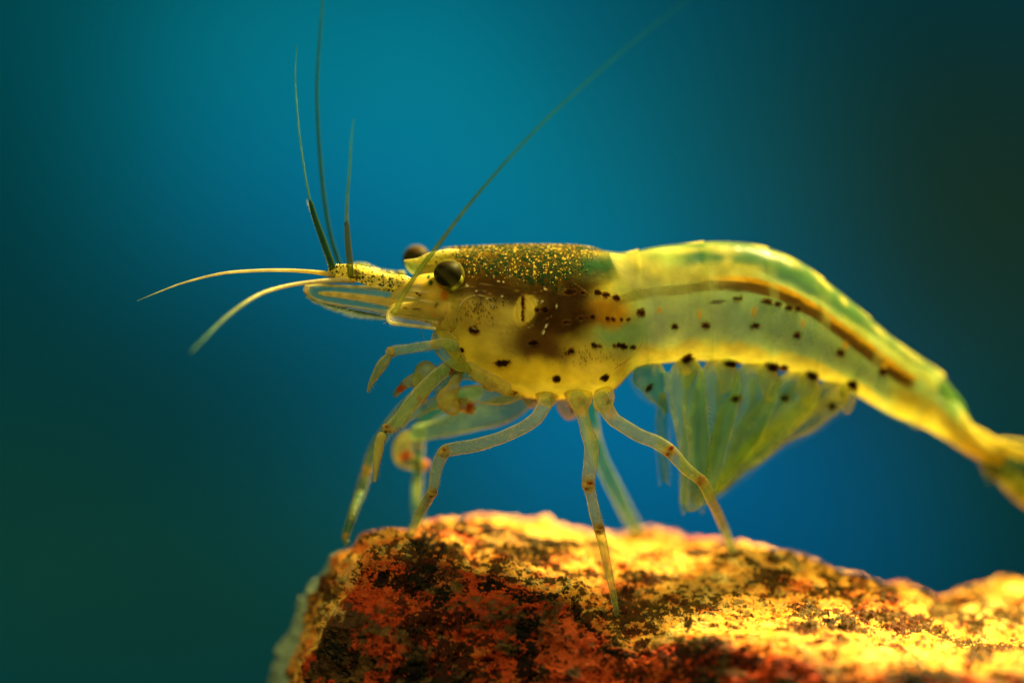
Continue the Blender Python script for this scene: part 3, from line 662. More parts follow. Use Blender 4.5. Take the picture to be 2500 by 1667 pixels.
def leg(pts, joints, name='walking_leg', tint=LEG, nu=150, dim=1.0, blurry=False, hair=True):
    L = len(pts)
    def lc(U, PH, co):
        c = np.zeros((len(co), 4)); c[:] = tint
        px, py = pix(co)
        mixin(c, LEGE, 0.85 * sstep(0.90, 0.96, np.abs(np.cos(PH))) * sstep(.15, .45, fbm(co, 20, 3, 35) + .1) * dim)  # bright refraction rims along the leg, painted into its colour
        st = sstep(0.55, 0.95, np.sin(2 * PH + 9 * fbm(co, 5, 2, 31)) * .5 + fbm(co, 16, 3, 33))
        mixin(c, (0.60, 0.60, 0.14, 0.42), 0.5 * st * dim ** 2)
        for (jx, jy, jr) in joints:
            mixin(c, JO, 0.7 * np.exp(-(((px - jx) ** 2 + (py - jy) ** 2) / jr ** 2)))
        c[:, 3] *= dim
        return c
    o = tube(name, pts, M_leg, root, lc, nu=nu, nph=40, flat=0.8, wob=0.008, sharp=True)
    if hair: 
        P_ = catmull(np.array(pts, float), 60); hh = []
        for k_ in range(22, 58):
            tg_ = P_[k_ + 1] - P_[k_ - 1]; l_ = math.hypot(tg_[0], tg_[1]) + 1e-6; nx_, ny_ = -tg_[1] / l_, tg_[0] / l_
            for sgn in (-1, 1):
                if random.random() < .75: hh.append((P_[k_][0] + sgn * nx_ * P_[k_][3] * .46, P_[k_][1] + sgn * ny_ * P_[k_][3] * .46, P_[k_][2], sgn * nx_ * 5 + tg_[0] / l_ * 4, sgn * ny_ * 5 + tg_[1] / l_ * 4, 0, 1.0))
        hairs('bristles', o, hh, col=(.8, .75, .35, .8))
    return o
def joint(parent, x, y, dep, ang, ln, wd, spot=True):
    a = math.radians(ang); dx, dy = math.cos(a) * ln / 2, math.sin(a) * ln / 2
    sp = [(x + wd * .15, y - wd * .2, wd * .32, wd * .22, 0, .5, RB, .9), (x - wd * .1, y + wd * .3, wd * .2, wd * .15, 0, .5, RB, .7)] if spot else None
    tube('joint', [(x - dx, y - dy, dep, wd * .86), (x - dx * .4, y - dy * .4, dep, wd * 1.1), (x + dx * .3, y + dy * .3, dep, wd * 1.0), (x + dx, y + dy, dep, wd * .8)], M_leg, parent,
         [(0.88, 0.55, 0.10, 0.35), (0.92, 0.58, 0.10, 0.8), (0.70, 0.60, 0.15, 0.35), (0.92, 0.6, 0.12, 0.75)], nu=24, nph=20, flat=0.85, spotlist=sp, wob=0.01)
def lerpy(p, foot):
    return p

# near legs
f = on_rock(1003, 1312); fy = f[1]
A = leg([(1338,958,-.08,30),(1334,980,-.1,34),(1310,1018,-.13,32),(1276,1045,-.15,31),(1225,1068,-.17,31),(1157,1088,-.19,32),(1088,1100,-.2,32),(1072,1124,-.2,29),(1062,1158,-.19,27),(1056,1200,-.18,25),(1024,1252,fy-.03,23),(1004,1300,fy,17),(1001,1312,fy,12)], [(1086,1098,14),(1056,1202,14)])
joint(A, 1083, 1102, -.2, 50, 28, 31); joint(A, 1055, 1204, -.18, 110, 26, 25)
f = on_rock(1505, 1500); fy = f[1]
Bl = leg([(1405,955,-.1,44),(1412,985,-.12,40),(1424,1020,-.14,30),(1432,1050,-.15,32),(1444,1089,-.17,36),(1442,1140,-.19,34),(1436,1178,-.2,30),(1444,1215,-.2,25),(1452,1250,-.2,27),(1463,1288,(fy-.2)/2,26),(1480,1365,fy,21),(1496,1440,fy,17),(1504,1492,fy,13),(1506,1506,fy,8)], [(1436,1180,18),(1463,1290,16),(1418,1005,14)])
joint(Bl, 1436, 1184, -.2, 80, 34, 30); joint(Bl, 1463, 1290, (fy-.2)/2, 75, 30, 25)
f = on_rock(1792, 1350); fy = f[1]
Cl = leg([(1462,955,-.1,42),(1474,985,-.12,40),(1498,1023,-.14,34),(1555,1058,-.15,33),(1600,1078,-.16,33),(1635,1100,-.16,32),(1674,1142,-.14,29),(1713,1174,-.1,27),(1735,1215,-.05,25),(1762,1275,fy*.6,22),(1785,1330,fy,18),(1792,1350,fy,12)], [(1635,1100,16),(1713,1174,16),(1490,1010,16)])
joint(Cl, 1634, 1100, -.16, 40, 30, 31); joint(Cl, 1711, 1172, -.1, 52, 26, 27)
# far legs, soft in the distance
TE = (0.025, 0.17, 0.06, 0.42)
f = on_rock(1562, 1306); leg([(1435,960,.22,38),(1448,1060,.3,36),(1470,1130,.38,34),(1500,1190,.45,34),(1530,1250,(f[1]+.45)/2,30),(1553,1290,f[1],26),(1562,1306,f[1],18)], [(1448,1060,14)], tint=TE, dim=.6)
f = on_rock(856, 1332); F2 = leg([(1090,890,.12,30),(1050,935,.15,34),(1000,985,.16,34),(950,1040,.18,30),(912,1100,.2,26),(895,1150,.2,25),(880,1200,.2,24),(858,1265,f[1],22),(842,1315,f[1],16),(850,1330,f[1],10)], [(895,1150,16),(845,1308,10)], tint=TE)
joint(F2, 895, 1148, .2, 110, 24, 25, False); joint(F2, 843, 1310, f[1], 90, 14, 15, False)
f = on_rock(1026, 1282); leg([(1180,950,.25,30),(1090,985,.3,34),(1030,1030,.34,30),(1022,1090,.36,26),(1020,1160,.36,24),(1020,1230,f[1],22),(1026,1282,f[1],16)], [(1022,1090,12)], tint=TE, dim=.75)

# coxae: bulging bases of the legs under the thorax
for (x, y, yy, wx, hgt) in [(1338,958,-.06,52,52),(1408,966,-.08,62,66),(1475,966,-.08,56,60),(1390,985,.16,50,60),(1300,965,.1,52,40),(1250,950,-.05,46,30),(1200,935,-.06,46,28)]:
    tube('leg_base', [(x, y - hgt * .5, yy, wx * .85), (x, y + 4, yy, wx * 1.1), (x + 4, y + hgt * .6, yy, wx * .8)], M_leg, root, (0.85, 0.68, 0.10, 0.36), nu=22, nph=20, flat=.5, wob=0.05,
         edge=(0.9, 0.72, 0.16, 0.5), spotlist=[(x + wx * .2, y + hgt * .25, 6, 10, 30, .5, (0.03, 0.03, 0.01), .8), (x + wx * .1, y + hgt * .1, 7, 6, 0, .5, (0.7, 0.2, 0.02), .8)])

# claw legs at the front
c1 = leg([(1120,850,-.16,34),(1082,838,-.18,26),(1040,845,-.2,22),(1000,850,-.22,21),(966,856,-.23,22),(950,862,-.23,22)], [(1060,838,16)], name='claw_leg')
joint(c1, 952, 859, -.23, 160, 24, 24, False)
tube('claw', [(952,866,-.23,16),(934,888,-.23,26),(918,914,-.23,20),(906,936,-.23,12),(898,958,-.23,4)], M_leg, c1, (0.62, 0.60, 0.14, 0.5), nu=50, edge=(0.9, 0.8, 0.3, 0.7), stripes=(3, (0.2, 0.35, 0.08, 0.5), .6), wob=.01)
hairs('bristles', c1, [(898 + 36 * t + random.uniform(0, 6), 950 - 70 * t, -.23, random.uniform(0, 5) if random.random() < .6 else -random.uniform(2, 7), random.uniform(4, 12), 0, 1.6) for t in np.linspace(0, 1, 46)] + [(930 + 120 * t, 868 - 14 * t, -.2, -2, random.uniform(5, 9), 0, 1.2) for t in np.linspace(0, 1, 14)])
c2 = leg([(1120,880,-.1,30),(1070,915,-.14,34),(1030,955,-.17,36),(1000,990,-.19,34),(970,1030,-.2,33),(945,1052,-.2,28)], [(950,1050,16)], name='claw_leg')
joint(c2, 944, 1046, -.2, 130, 22, 26)
tube('claw', [(938,1056,-.2,22),(928,1072,-.2,22),(924,1100,-.2,22),(918,1140,-.2,13),(915,1178,-.2,7)], M_leg, c2, (0.75, 0.66, 0.14, 0.72), nu=60, edge=(0.95, 0.85, 0.35, 0.8), wob=.014)
hairs('bristles', c2, [(933 - 14 * t, 1085 + 80 * t, -.2, random.uniform(4, 9), random.uniform(2, 7), 0, 2.0) for t in np.linspace(0, 1, 16)] + [(915 - 1 * t, 1080 + 80 * t, -.2, -random.uniform(3, 7), random.uniform(2, 7), 0, 1.4) for t in np.linspace(0, 1, 22)])
# bulbous segments of folded front legs and mouthparts
c3 = tube('feeding_leg', [(1052,884,-.06,30),(1044,900,-.08,56),(1036,930,-.08,54),(1030,960,-.08,38),(1024,984,-.08,22)], M_leg, root, (0.48, 0.48, 0.11, 0.5), nu=50, flat=.8, wob=.02, edge=(.6, .6, .15, .6),
     spotlist=[(1024,975,10,12,0,.5,(0.5,0.08,0.01),.95)])
tube('claw', [(1035,925,-.08,34),(1010,928,-.06,30),(985,942,-.05,20),(960,968,-.04,12)], M_leg, c3, (0.50, 0.50, 0.12, 0.5), nu=40, flat=.8, wob=.02, edge=(.7, .66, .2, .6),
     spotlist=[(979,948,13,9,-40,.5,(0.75,0.12,0.01),.95)])
c4 = tube('feeding_leg', [(1135,860,-.1,16),(1125,900,-.1,24),(1108,945,-.1,32),(1094,975,-.1,54),(1108,1000,-.1,36),(1120,1010,-.1,18)], M_leg, root, (0.66, 0.54, 0.10, 0.5), nu=60, flat=.8, wob=.02, edge=(.7, .6, .14, .55))
tube('claw', [(1106,985,-.06,26),(1130,988,0,34),(1146,996,.04,34),(1152,1012,.05,16)], M_leg, c4, (0.60, 0.50, 0.12, 0.5), nu=40, flat=.8, spotlist=[(1146,994,8,18,10,.5,(0.5,0.08,0.01),.95),(1112,1002,8,8,0,.5,(0.6,0.2,0.03),.8)])
c5 = tube('feeding_leg', [(1300,958,.12,40),(1260,985,.14,60),(1200,1010,.18,66),(1120,1032,.22,56),(1050,1052,.25,46),(1000,1060,.26,38)], M_leg, root, (0.40, 0.60, 0.28, 0.30), nu=80, flat=.5, wob=.02, edge=(.5, .6, .2, .45), stripes=(3, (0.45, 0.55, 0.16, .5), .5))
tube('claw', [(1000,1055,.3,36),(985,1085,.36,42),(985,1112,.4,46),(1010,1126,.4,36),(1048,1140,.4,30)], M_fan, c5, (0.34, 0.30, 0.05, 0.45), nu=60, flat=.8, wob=.03, spotlist=[(990,1112,18,11,-25,.5,(0.55,0.10,0.01),.95),(1038,1130,12,20,20,.6,(0.6,0.20,0.02),.9)])
c6 = tube('feeding_leg', [(1290,950,-.02,26),(1230,965,-.02,44),(1160,962,-.02,44),(1090,972,0,38),(1045,990,0,26),(1000,1015,.02,24),(975,1040,.04,26)], M_leg, root, (0.55, 0.68, 0.28, 0.28), nu=80, flat=.5, wob=.02, edge=(.75, .72, .3, .5), stripes=(2, (0.65, 0.66, 0.25, .5), .5))
c7 = tube('feeding_leg', [(1150,895,-.1,26),(1110,900,-.12,26),(1075,908,-.13,24),(1062,918,-.13,16)], M_leg, root, (0.30, 0.45, 0.14, 0.3), nu=40, flat=.8, edge=(.8, .45, .15, .6), spotlist=[(1103,903,5,12,10,.5,(0.5,0.1,0.01),.9)])
tube('feeding_leg', [(1140,885,-.12,20),(1165,910,-.14,34),(1210,935,-.15,36),(1250,955,-.15,30)], M_leg, root, (0.66, 0.54, 0.12, 0.4), nu=40, flat=.5, edge=(.8, .7, .2, .6), wob=.02)
tube('feeding_leg', [(1060,960,-.05,12),(1090,935,-.07,22),(1130,915,-.1,26),(1190,925,-.12,22)], M_leg, root, (0.55, 0.56, 0.18, 0.36), nu=40, flat=.5, edge=(.85, .75, .3, .6), wob=.02)
# cheek plate in front of the first claw leg
tube('mouthpart', [(1070,800,-.14,36),(1085,840,-.16,60),(1115,880,-.16,44),(1150,905,-.16,16)], M_leg, root, (0.62, 0.52, 0.08, 0.25), nu=50, flat=.3, wob=.02, edge=(.75, .66, .2, .6))
hairs('bristles', root, [(1025 + 8 * t, 798 + 22 * t, -.16, 3, 9, 0, 2.4) for t in (0, .3, .6, .9)])

# ---- head
GL = (0.80, 0.62, 0.08, 0.72)
tube('head_front', [(1110,730,-.06,150),(1060,728,-.08,128),(1015,733,-.09,104),(975,742,-.1,78),(945,745,-.1,46)], M_body, root, [(0.66, 0.48, 0.04, 0.8), (0.70, 0.50, 0.05, 0.75), (0.7, 0.54, 0.08, 0.55), (0.7, 0.56, 0.08, .3)], nu=220, nph=140, flat=.8, wob=.04, stripes=(11, (0.85, 0.50, 0.06, 0.9), .5),
     spotlist=[(x, y, rx, ry, a_, .5, c_, .95) for x, y, rx, ry, a_, c_ in [(1018,716,5,3,30,dark),(1025,721,4,3,0,dark),(1052,690,8,9,0,(.02,.10,.02)),(1046,676,5,7,20,(.03,.12,.03)),(1085,720,9,14,0,(.7,.25,.02)),(1065,745,5,8,30,(.10,.05,.01)),(1075,700,7,5,0,(.75,.3,.02)),(1060,770,7,5,0,(.8,.35,.03)),(1090,760,6,12,0,(.75,.33,.03)),(1040,735,20,2.5,8,(1,.85,.4)),(1030,712,18,2,5,(1,.85,.4)),(1000,726,16,2,8,(1,.9,.5))]])
tube('antenna_base', [(1170,790,-.02,60),(1120,775,-.10,76),(1070,768,-.16,72),(1030,768,-.19,62),(985,766,-.21,52),(960,764,-.22,44),(944,766,-.22,22)], M_plate, root, [(0.80,0.62,0.10,.3),(0.78, 0.62, 0.12, 0.16)], nu=60, nph=36, flat=.6, wob=.02, spotlist=[(1052,786,6,3,0,.4,dark,.9),(1042,785,4,3,0,.4,dark,.9),(1062,786,4,3,0,.4,dark,.9),(1016,754,16,2.5,8,.4,(.05,.03,.01),.7),(990,752,8,2.5,5,.4,(.05,.03,.01),.7)])
hairs('bristles', root, [(952 + 4 * math.cos(a) - 8, 776 + 10 * math.sin(a), -.22, -random.uniform(6, 14), random.uniform(2, 14), 0, 1.3) for a in np.linspace(-1, 1.5, 18)] + [(950 + i * 2.4, 788, -.22, random.uniform(-2, 2), random.uniform(7, 14), 0, 1.3) for i in range(10)])
tube('rim', [(966,746,-.24,5),(950,762,-.24,6),(946,776,-.24,7),(956,788,-.24,8),(985,793,-.23,8),(1020,797,-.22,8),(1065,803,-.2,7)], M_leg, root, (0.95, 0.84, 0.36, 0.6), nu=60, nph=12)
ped = tube('antennule_base', [(1010,706,-.09,44),(975,690,-.1,46),(935,680,-.1,44),(890,674,-.11,42),(850,670,-.11,42),(815,664,-.11,30),(800,660,-.11,16)], M_glit, root, GL, nu=110, nph=36, flat=.8, wob=.05, speck=.62)
tube('antennule_base', [(985,672,.1,30),(935,668,.12,30),(880,662,.13,30),(835,660,.13,26),(812,656,.13,14)], M_glit, root, (0.5, 0.55, 0.12, .6), nu=80, nph=30, flat=.8, wob=.05, speck=.75)
hairs('bristles', ped, [(900 + 90 * t, 660 + 22 * t * t, -.1, random.uniform(-8, 2), -random.uniform(4, 11), 0, 1.2) for t in np.linspace(0, 1, 34)] + [(800 + 60 * t, 648, -.1, random.uniform(-3, 3), -random.uniform(3, 6), 0, 1.2) for t in np.linspace(0, 1, 16)])

# antennal scale: a clear blade with a thick rim
def blade(name, outline_top, outline_bot, y0, tilt, mat, parent, colf, th=0.012, nu=90, nv=40):
    a = catmull(np.array(outline_top, float), nu); b = catmull(np.array(outline_bot, float), nu)
    v = np.linspace(0, 1, nv)
    V2 = []; UU = []; VV = []
    for side in (-1, 1):
        g = a[:, None] * (1 - v[None, :, None]) + b[:, None] * v[None, :, None]
        thick = th * np.sin(np.pi * np.clip(v, 0, 1)) ** .5
        yy = y0 + tilt * (v - .5) + side * thick
        co = P_arr(g[..., 0], g[..., 1], np.tile(yy, (nu, 1))); V2.append(co.reshape(-1, 3)); UU.append(np.repeat(np.linspace(0, 1, nu), nv)); VV.append(np.tile(v, nu))
    co = np.concatenate(V2); F = grid_faces(nu, nv); F = np.concatenate([F, F[:, ::-1] + nu * nv])
    U = np.concatenate(UU); V = np.concatenate(VV)
    return mesh_obj(name, co, F, mat, parent, colf(U, V, co), {'speck': np.zeros(len(co))})
def scale_col(U, V, co):
    px, py = pix(co); c = np.zeros((len(co), 4)); c[:, :3] = (0.5, 0.6, 0.2); c[:, 3] = 0.10
    st = fbm(np.stack([px * .004, (py - 0.12 * px) * .11, 0 * px], -1), 1.0, 3, 9)
    mixin(c, (0.85, 0.72, 0.22, 0.5), sstep(.45, .7, st) * sstep(820, 1000, px))
    d, _ = curve_dist(px, py, [(770, 716), (810, 718), (860, 724), (920, 733), (1000, 748), (1060, 760)])
    mixin(c, (0.88, 0.66, 0.20, 0.72), (1 - sstep(4, np.interp(px, [780, 1000], [7, 20]), np.abs(d))) * sstep(775, 800, px))
    mixin(c, (0.9, 0.82, 0.5, 0.9), (1 - sstep(.05, .12, V)) * .8)
    mixin(c, (0.75, 0.6, 0.3, 0.6), sstep(.86, .95, V))
    mixin(c, (0.86, 0.66, 0.35, 0.8), 1 - sstep(748, 760, px))
    return c
scl = blade('antennal_scale', [(744,707),(748,697),(762,693),(800,696),(860,699),(930,700),(1000,704),(1070,710)], [(744,708),(747,718),(760,727),(790,738),(840,748),(890,757),(950,770),(1070,792)], -.12, -.05, M_leg, root, scale_col)
tube('rim', [(1000,704,-.12,7),(930,701,-.12,7),(860,699,-.12,7),(800,696,-.12,8),(764,694,-.12,9),(748,700,-.12,10),(746,712,-.13,10),(762,727,-.14,9),(792,738,-.14,7),(840,749,-.145,5)], M_leg, scl, (0.85, 0.72, 0.36, 0.6), nu=110, nph=12)
tube('rib', [(775,716,-.13,8),(820,720,-.13,10),(880,727,-.13,14),(950,738,-.13,20),(1040,755,-.12,22)], M_leg, scl, (0.9, 0.66, 0.16, 0.55), nu=60, nph=14, flat=.5)
hh = []
for t in np.linspace(0, 1, 170):
    x = 752 + 195 * t; y = 722 + np.interp(t, [0, .1, .3, 1], [0, 10, 22, 50])
    ln = np.interp(t, [0, .3, .7, 1], [10, 24, 40, 26]) * random.uniform(.8, 1.15)
    hh.append((x, y, -.14, -ln * .75, ln * .42, random.uniform(-.02, .02), 1.9))
hairs('bristles', scl, hh, M_fan, col=(0.9, 1.0, 0.7, 0.8))

# feelers
CR = (0.86, 0.74, 0.34, 0.85)
tube('antennule', [(850,672,-.11,18),(810,670,-.12,14),(765,664,-.13,10),(700,660,-.14,8.5),(620,661,-.15,7.5),(540,668,-.16,6.5),(450,690,-.17,4.5),(390,712,-.17,3),(334,735,-.17,1.5)], M_leg, root, [(0.8,.6,.08,.9),(.75,.6,.12,.9),CR,CR,CR,(.8,.75,.35,.8),(.4,.5,.3,.5)], nu=520, nph=10, ring=.10, ringf=130)
tube('antennule', [(870,684,-.12,16),(820,684,-.14,13),(765,688,-.18,11),(700,698,-.26,10),(640,716,-.36,9.5),(590,745,-.46,9),(540,785,-.56,8),(500,825,-.66,7),(465,860,-.75,5)], M_leg, root, [(.85,.62,.12,.9),CR,CR,(.75,.72,.3,.85),(.45,.55,.25,.75),(.2,.4,.2,.55),(.1,.3,.15,.3)], nu=400, nph=12, ring=.05, ringf=90)
DG = (0.02, 0.06, 0.012, 0.75)
u1 = tube('antennule', [(815,660,-.12,18),(806,636,-.14,17),(790,590,-.16,16),(770,535,-.18,14),(760,500,-.18,11),(756,488,-.18,6)], M_fan, root, DG, nu=150, nph=12, ring=.08, ringf=40)
tube('flagellum', [(757,492,-.18,5),(742,410,-.18,4.5),(729,310,-.18,4),(721,200,-.18,3.5),(722,150,-.18,3),(726,110,-.18,2)], M_leg, u1, [(.05,.18,.10,.6),(.04,.18,.14,.35),(.03,.18,.16,.15)], nu=420, nph=6, ring=.45, ringf=70)
hairs('bristles', u1, [(808 - 50 * t - 6, 645 - 155 * t + random.uniform(-2, 2), -.16, -random.uniform(4, 7), -random.uniform(1, 4), 0, 1.6) for t in np.linspace(0, 1, 60)], col=(.5, .55, .25, .7))
tube('antennule', [(842,664,.1,12),(828,640,.1,11),(806,570,.1,10),(791,480,.1,10),(781,380,.1,9),(775,280,.1,8),(774,200,.1,7),(780,100,.1,6),(788,0,.1,5),(800,-120,-.1,8)], M_fan, root, [(0.02, 0.07, 0.015, 0.6), (0.02, 0.08, 0.02, 0.5), (0.02, 0.10, 0.04, 0.4)], nu=260, nph=12)
u3 = tube('antennule', [(856,680,-.2,15),(854,640,-.24,16),(849,590,-.27,15),(846,540,-.3,12)], M_fan, root, (0.06, 0.07, 0.01, 0.6), nu=80, nph=12)
tube('flagellum', [(846,545,-.3,9),(848,480,-.32,7),(853,420,-.34,6),(857,350,-.36,5),(863,290,-.38,3)], M_fan, u3, [(.09,.14,.03,.55),(.05,.15,.05,.35),(.05,.2,.1,.15)], nu=120, nph=10)
an = tube('antenna', [(958,770,-.28,20),(968,752,-.29,15),(990,712,-.3,12),(1022,662,-.3,12),(1060,612,-.32,12),(1110,545,-.34,9),(1170,470,-.38,8),(1260,368,-.44,7),(1350,276,-.5,6),(1450,186,-.58,5),(1550,100,-.66,4),(1650,22,-.75,3),(1760,-60,-.85,2)], M_fan, root, [(.36,.32,.05,.6),(.10,.14,.02,.55),(.03,.10,.02,.48),(.02,.10,.03,.36),(.015,.10,.05,.22),(.015,.10,.05,.10),(.015,.10,.05,.03)], nu=300, nph=12)

# rostrum and eyes
tube('rostrum', [(1130,622,-.0,26),(1090,626,-.02,34),(1050,632,-.03,30),(1020,637,-.03,14),(985,637,-.03,3)], M_glit, root, (0.80, 0.66, 0.10, 0.5), nu=70, nph=28, flat=.8, speck=.45, edge=(0.95, 0.85, 0.35, .8))
tube('eye_socket', [(1100,655,.02,50),(1050,652,.04,52),(1015,650,.06,40),(990,638,.08,12)], M_leg, root, (0.45, 0.52, 0.12, 0.4), nu=50, nph=28, flat=.8, edge=(0.8, 0.72, 0.25, .6), wob=.02)
def eye(px, py, y, r, rot, top=(0.018, 0.008, 0.003)):
    nu, nv = 40, 56
    th = np.linspace(0.001, math.pi - .001, nu); ph = np.linspace(0, 2 * math.pi, nv, endpoint=False)
    d = np.stack([np.sin(th)[:, None] * np.cos(ph), np.tile(np.cos(th)[:, None], (1, nv)), np.sin(th)[:, None] * np.sin(ph)], -1).reshape(-1, 3)
    co = P(px, py, y) + d * np.array([r * 1.08, r, r * .98])
    c = np.ones((len(co), 4)); c[:, :3] = (0.003, 0.002, 0.001)
    mixin(c, top, sstep(-.1, .9, d @ (np.array([.1, .2, .9])))); return mesh_obj('eye', co, grid_faces(nu, nv, True), M_eye, root, c)
def cornea(e, px, py, y, r):
    nu, nv = 30, 48
    th = np.linspace(0.001, math.pi - .001, nu); ph = np.linspace(0, 2 * math.pi, nv, endpoint=False)
    d = np.stack([np.sin(th)[:, None] * np.cos(ph), np.tile(np.cos(th)[:, None], (1, nv)), np.sin(th)[:, None] * np.sin(ph)], -1).reshape(-1, 3)
    co = P(px, py, y) + d * r; c = np.zeros((len(co), 4)); c[:, :3] = (0.5, 0.42, 0.09); c[:, 3] = 0.03
    mesh_obj('cornea', co, grid_faces(nu, nv, True), M_cornea, e, c, {'speck': np.zeros(len(co))})
e = eye(1093, 668, -.17, .0625, 0); cornea(e, 1096, 671, -.17, .076)
e = eye(1017, 630, .20, .062, 0, (0.07, 0.026, 0.014)); cornea(e, 1016, 631, .20, .068)
tube('eye_stalk', [(1130,700,-.08,44),(1112,690,-.12,52),(1100,678,-.15,60)], M_leg, root, (0.62, 0.52, 0.08, 0.5), nu=30, nph=24, flat=.8)

# ---- swimmerets below the abdomen: thin paddles hanging from the rings
FA = (0.38, 0.62, 0.15, 0.27)
def fan_col(tint):
    def f(U, PH, co):
        c = np.zeros((len(co), 4)); c[:] = tint
        px, py = pix(co)
        st = fbm(np.stack([np.cos(PH) * 2.2, U * 1.2, px * 0 + tint[0] * 30], -1), 1.6, 3, 61)
        mixin(c, (0.75, 0.74, 0.16, 0.42), sstep(.44, .72, st) * .55)
        mixin(c, (0.08, 0.25, 0.10, 0.34), sstep(.56, .40, st) * .5 if False else (1 - sstep(.34, .46, st)) * .6)
        mixin(c, (0.85, 0.85, 0.25, 0.5), sstep(.9, .99, np.abs(np.cos(PH))) * .25)
        mixin(c, (0.78, 0.60, 0.08, 0.7), (1 - sstep(.0, .16, U)) * .8)
        return c
    return f
fsp = [(x, y, rx + 2, ry + 2, a, .6, (0.02, 0.015, 0.004), .96) for x, y, rx, ry, a in [(1796,973,13,9,-10),(1917,973,13,10,0),(1586,946,13,6,-50),(2031,992,9,9,0),(2055,962,5,4,0)]] + [(1876, 975, 9, 9, 0, .6, (0.8, 0.8, 0.25), .8), (1675, 905, 11, 12, 0, .6, (0.85, 0.7, 0.15), .8)]
pl = [
 ([(1592,880,.04,60),(1585,915,.02,90),(1600,950,.02,66),(1622,985,.02,22),(1630,1010,.02,10)], (0.16,0.42,0.14,.42)),
 ([(1620,960,.1,18),(1618,1020,.1,26),(1618,1100,.1,26),(1622,1180,.1,14)], (0.04,0.18,0.12,.12)),
 ([(1678,870,.02,64),(1676,940,.0,92),(1690,1040,0,84),(1695,1140,.02,70),(1690,1230,.04,52),(1690,1250,.04,30)], FA),
 ([(1765,872,.06,76),(1752,950,.05,110),(1735,1050,.05,104),(1722,1150,.06,74),(1708,1235,.08,50)], FA),
 ([(1865,882,.1,86),(1845,950,.1,116),(1800,1050,.1,110),(1756,1140,.12,70),(1720,1220,.14,36)], (0.38,0.62,0.15,.27)),
 ([(1968,908,.16,90),(1940,965,.16,118),(1865,1055,.18,104),(1795,1140,.2,60),(1744,1200,.2,28)], (0.46,0.64,0.14,.31)),
 ([(2068,936,.24,60),(2010,985,.24,84),(1930,1040,.24,74),(1850,1095,.25,56),(1780,1160,.26,36),(1742,1203,.26,16)], (0.55,0.62,0.10,.42)),
]
for pts, tint in pl:
    fl_ = tube('swimmeret', pts, M_fan, root, fan_col(tint), nu=120, nph=64, flat=.16, spotlist=fsp, wob=.03)
    P_ = catmull(np.array(pts, float), 90); hh = []
    for k_ in range(10, 90, 2):
        tg_ = P_[min(k_ + 1, 89)] - P_[max(k_ - 1, 0)]; l_ = math.hypot(tg_[0], tg_[1]) + 1e-6; nx_, ny_ = -tg_[1] / l_, tg_[0] / l_
        for sgn in (-1, 1):
            r_ = P_[k_][3] * .5
            hh.append((P_[k_][0] + sgn * nx_ * r_, P_[k_][1] + sgn * ny_ * r_, P_[k_][2], sgn * nx_ * 9 + tg_[0] / l_ * 12, sgn * ny_ * 9 + tg_[1] / l_ * 12, random.uniform(-.02, .02), 1.0))
    hairs('bristles', fl_, hh, M_fan, col=(0.6, 0.75, 0.25, 0.35))
pl = [([(x, y, yy + .12, w_) for x, y, yy, w_ in p_], t_) for p_, t_ in pl]
for x, y, yy, a in [(1676,890,.0,0),(1772,898,.02,0),(1872,906,.06,8),(1972,930,.12,20),(2070,955,.2,30)]:
    tube('swimmeret_base', [(x, y - 22, yy, 44), (x, y, yy, 52), (x - 2, y + 30, yy, 34), (x - 4, y + 60, yy, 16)], M_fan, root, (0.75, 0.68, 0.12, 0.20), nu=30, nph=24, flat=.5, wob=.05, spotlist=[(sx, sy, rx + 2, ry + 2, an_, .5, dark, .97) for sx, sy, rx, ry, an_ in abd])
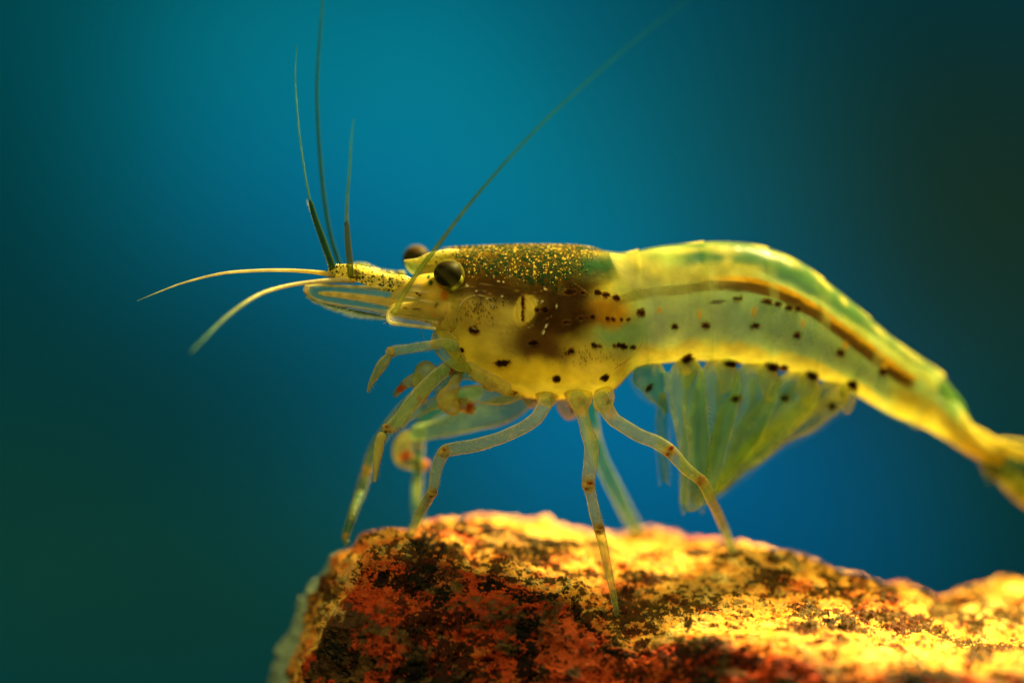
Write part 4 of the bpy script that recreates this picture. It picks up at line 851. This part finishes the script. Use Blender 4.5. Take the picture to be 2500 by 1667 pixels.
# streaky ribs running down the fan
for pts in [[(1690,900,.0,18),(1675,1000,0,14),(1672,1100,0,12),(1668,1230,.02,14)],[(1840,920,.04,16),(1835,1000,.04,14),(1795,1070,.04,14),(1770,1150,.05,12),(1745,1190,.05,8)],[(1940,940,.12,16),(1900,1010,.12,16),(1850,1070,.12,22),(1800,1130,.14,16)],[(2050,965,.2,20),(1965,1010,.2,26),(1880,1062,.2,24),(1820,1115,.2,16)],[(1760,920,.02,18),(1755,1010,.02,14),(1740,1080,.02,18),(1730,1150,.02,12)],[(1858,1070,.1,26),(1832,1100,.12,34),(1800,1130,.14,14)]]:
    tube('swimmeret_rib', [(x, y, yy + .2, w_ * 1.3) for x, y, yy, w_ in pts], M_fan, root, (0.50, 0.52, 0.10, 0.22), nu=60, nph=16, flat=.6, wob=.03)

# ---- tail fan, running out of the frame
tf = tube('tail_fan', [(2400,1095,.6,84),(2450,1120,.64,110),(2520,1155,.70,140),(2600,1200,.76,150),(2690,1260,.82,110),(2740,1300,.86,30)], M_fan, root, [(0.3,.34,.04,.4),(0.08,.18,.03,.34),(0.06,.15,.03,.3),(0.06,.15,.03,.3)], nu=90, nph=60, flat=.18, wob=.03, edge=(0.8, 0.6, 0.08, 0.75))
tube('telson', [(2350,1040,.54,30),(2380,1062,.56,40),(2440,1088,.6,34),(2500,1112,.66,28),(2600,1150,.72,22),(2700,1200,.8,10)], M_fan, root, [(0.7,.56,.06,.6),(0.7,.52,.06,.55),(.6,.42,.08,.5)], nu=70, nph=24, flat=.7, wob=.02)
tube('uropod', [(2400,1110,.58,40),(2412,1140,.58,36),(2420,1180,.6,22)], M_fan, root, [(.6,.5,.05,.4),(.3,.35,.05,.3),(.15,.25,.05,.2)], nu=40, nph=24, flat=.5)
tube('uropod', [(2420,1130,.62,30),(2470,1175,.66,56),(2520,1215,.72,60),(2600,1260,.8,60),(2660,1310,.86,20)], M_fan, root, [(.3,.4,.08,.4),(.7,.6,.08,.55),(.8,.62,.06,.6),(.3,.4,.1,.4)], nu=60, nph=40, flat=.18)
tube('tail_crest', [(2300,935,.46,20),(2330,990,.49,44),(2355,1030,.53,30),(2390,1066,.56,10)], M_fan, root, (0.16, 0.36, 0.06, 0.4), nu=40, nph=24, flat=.4)
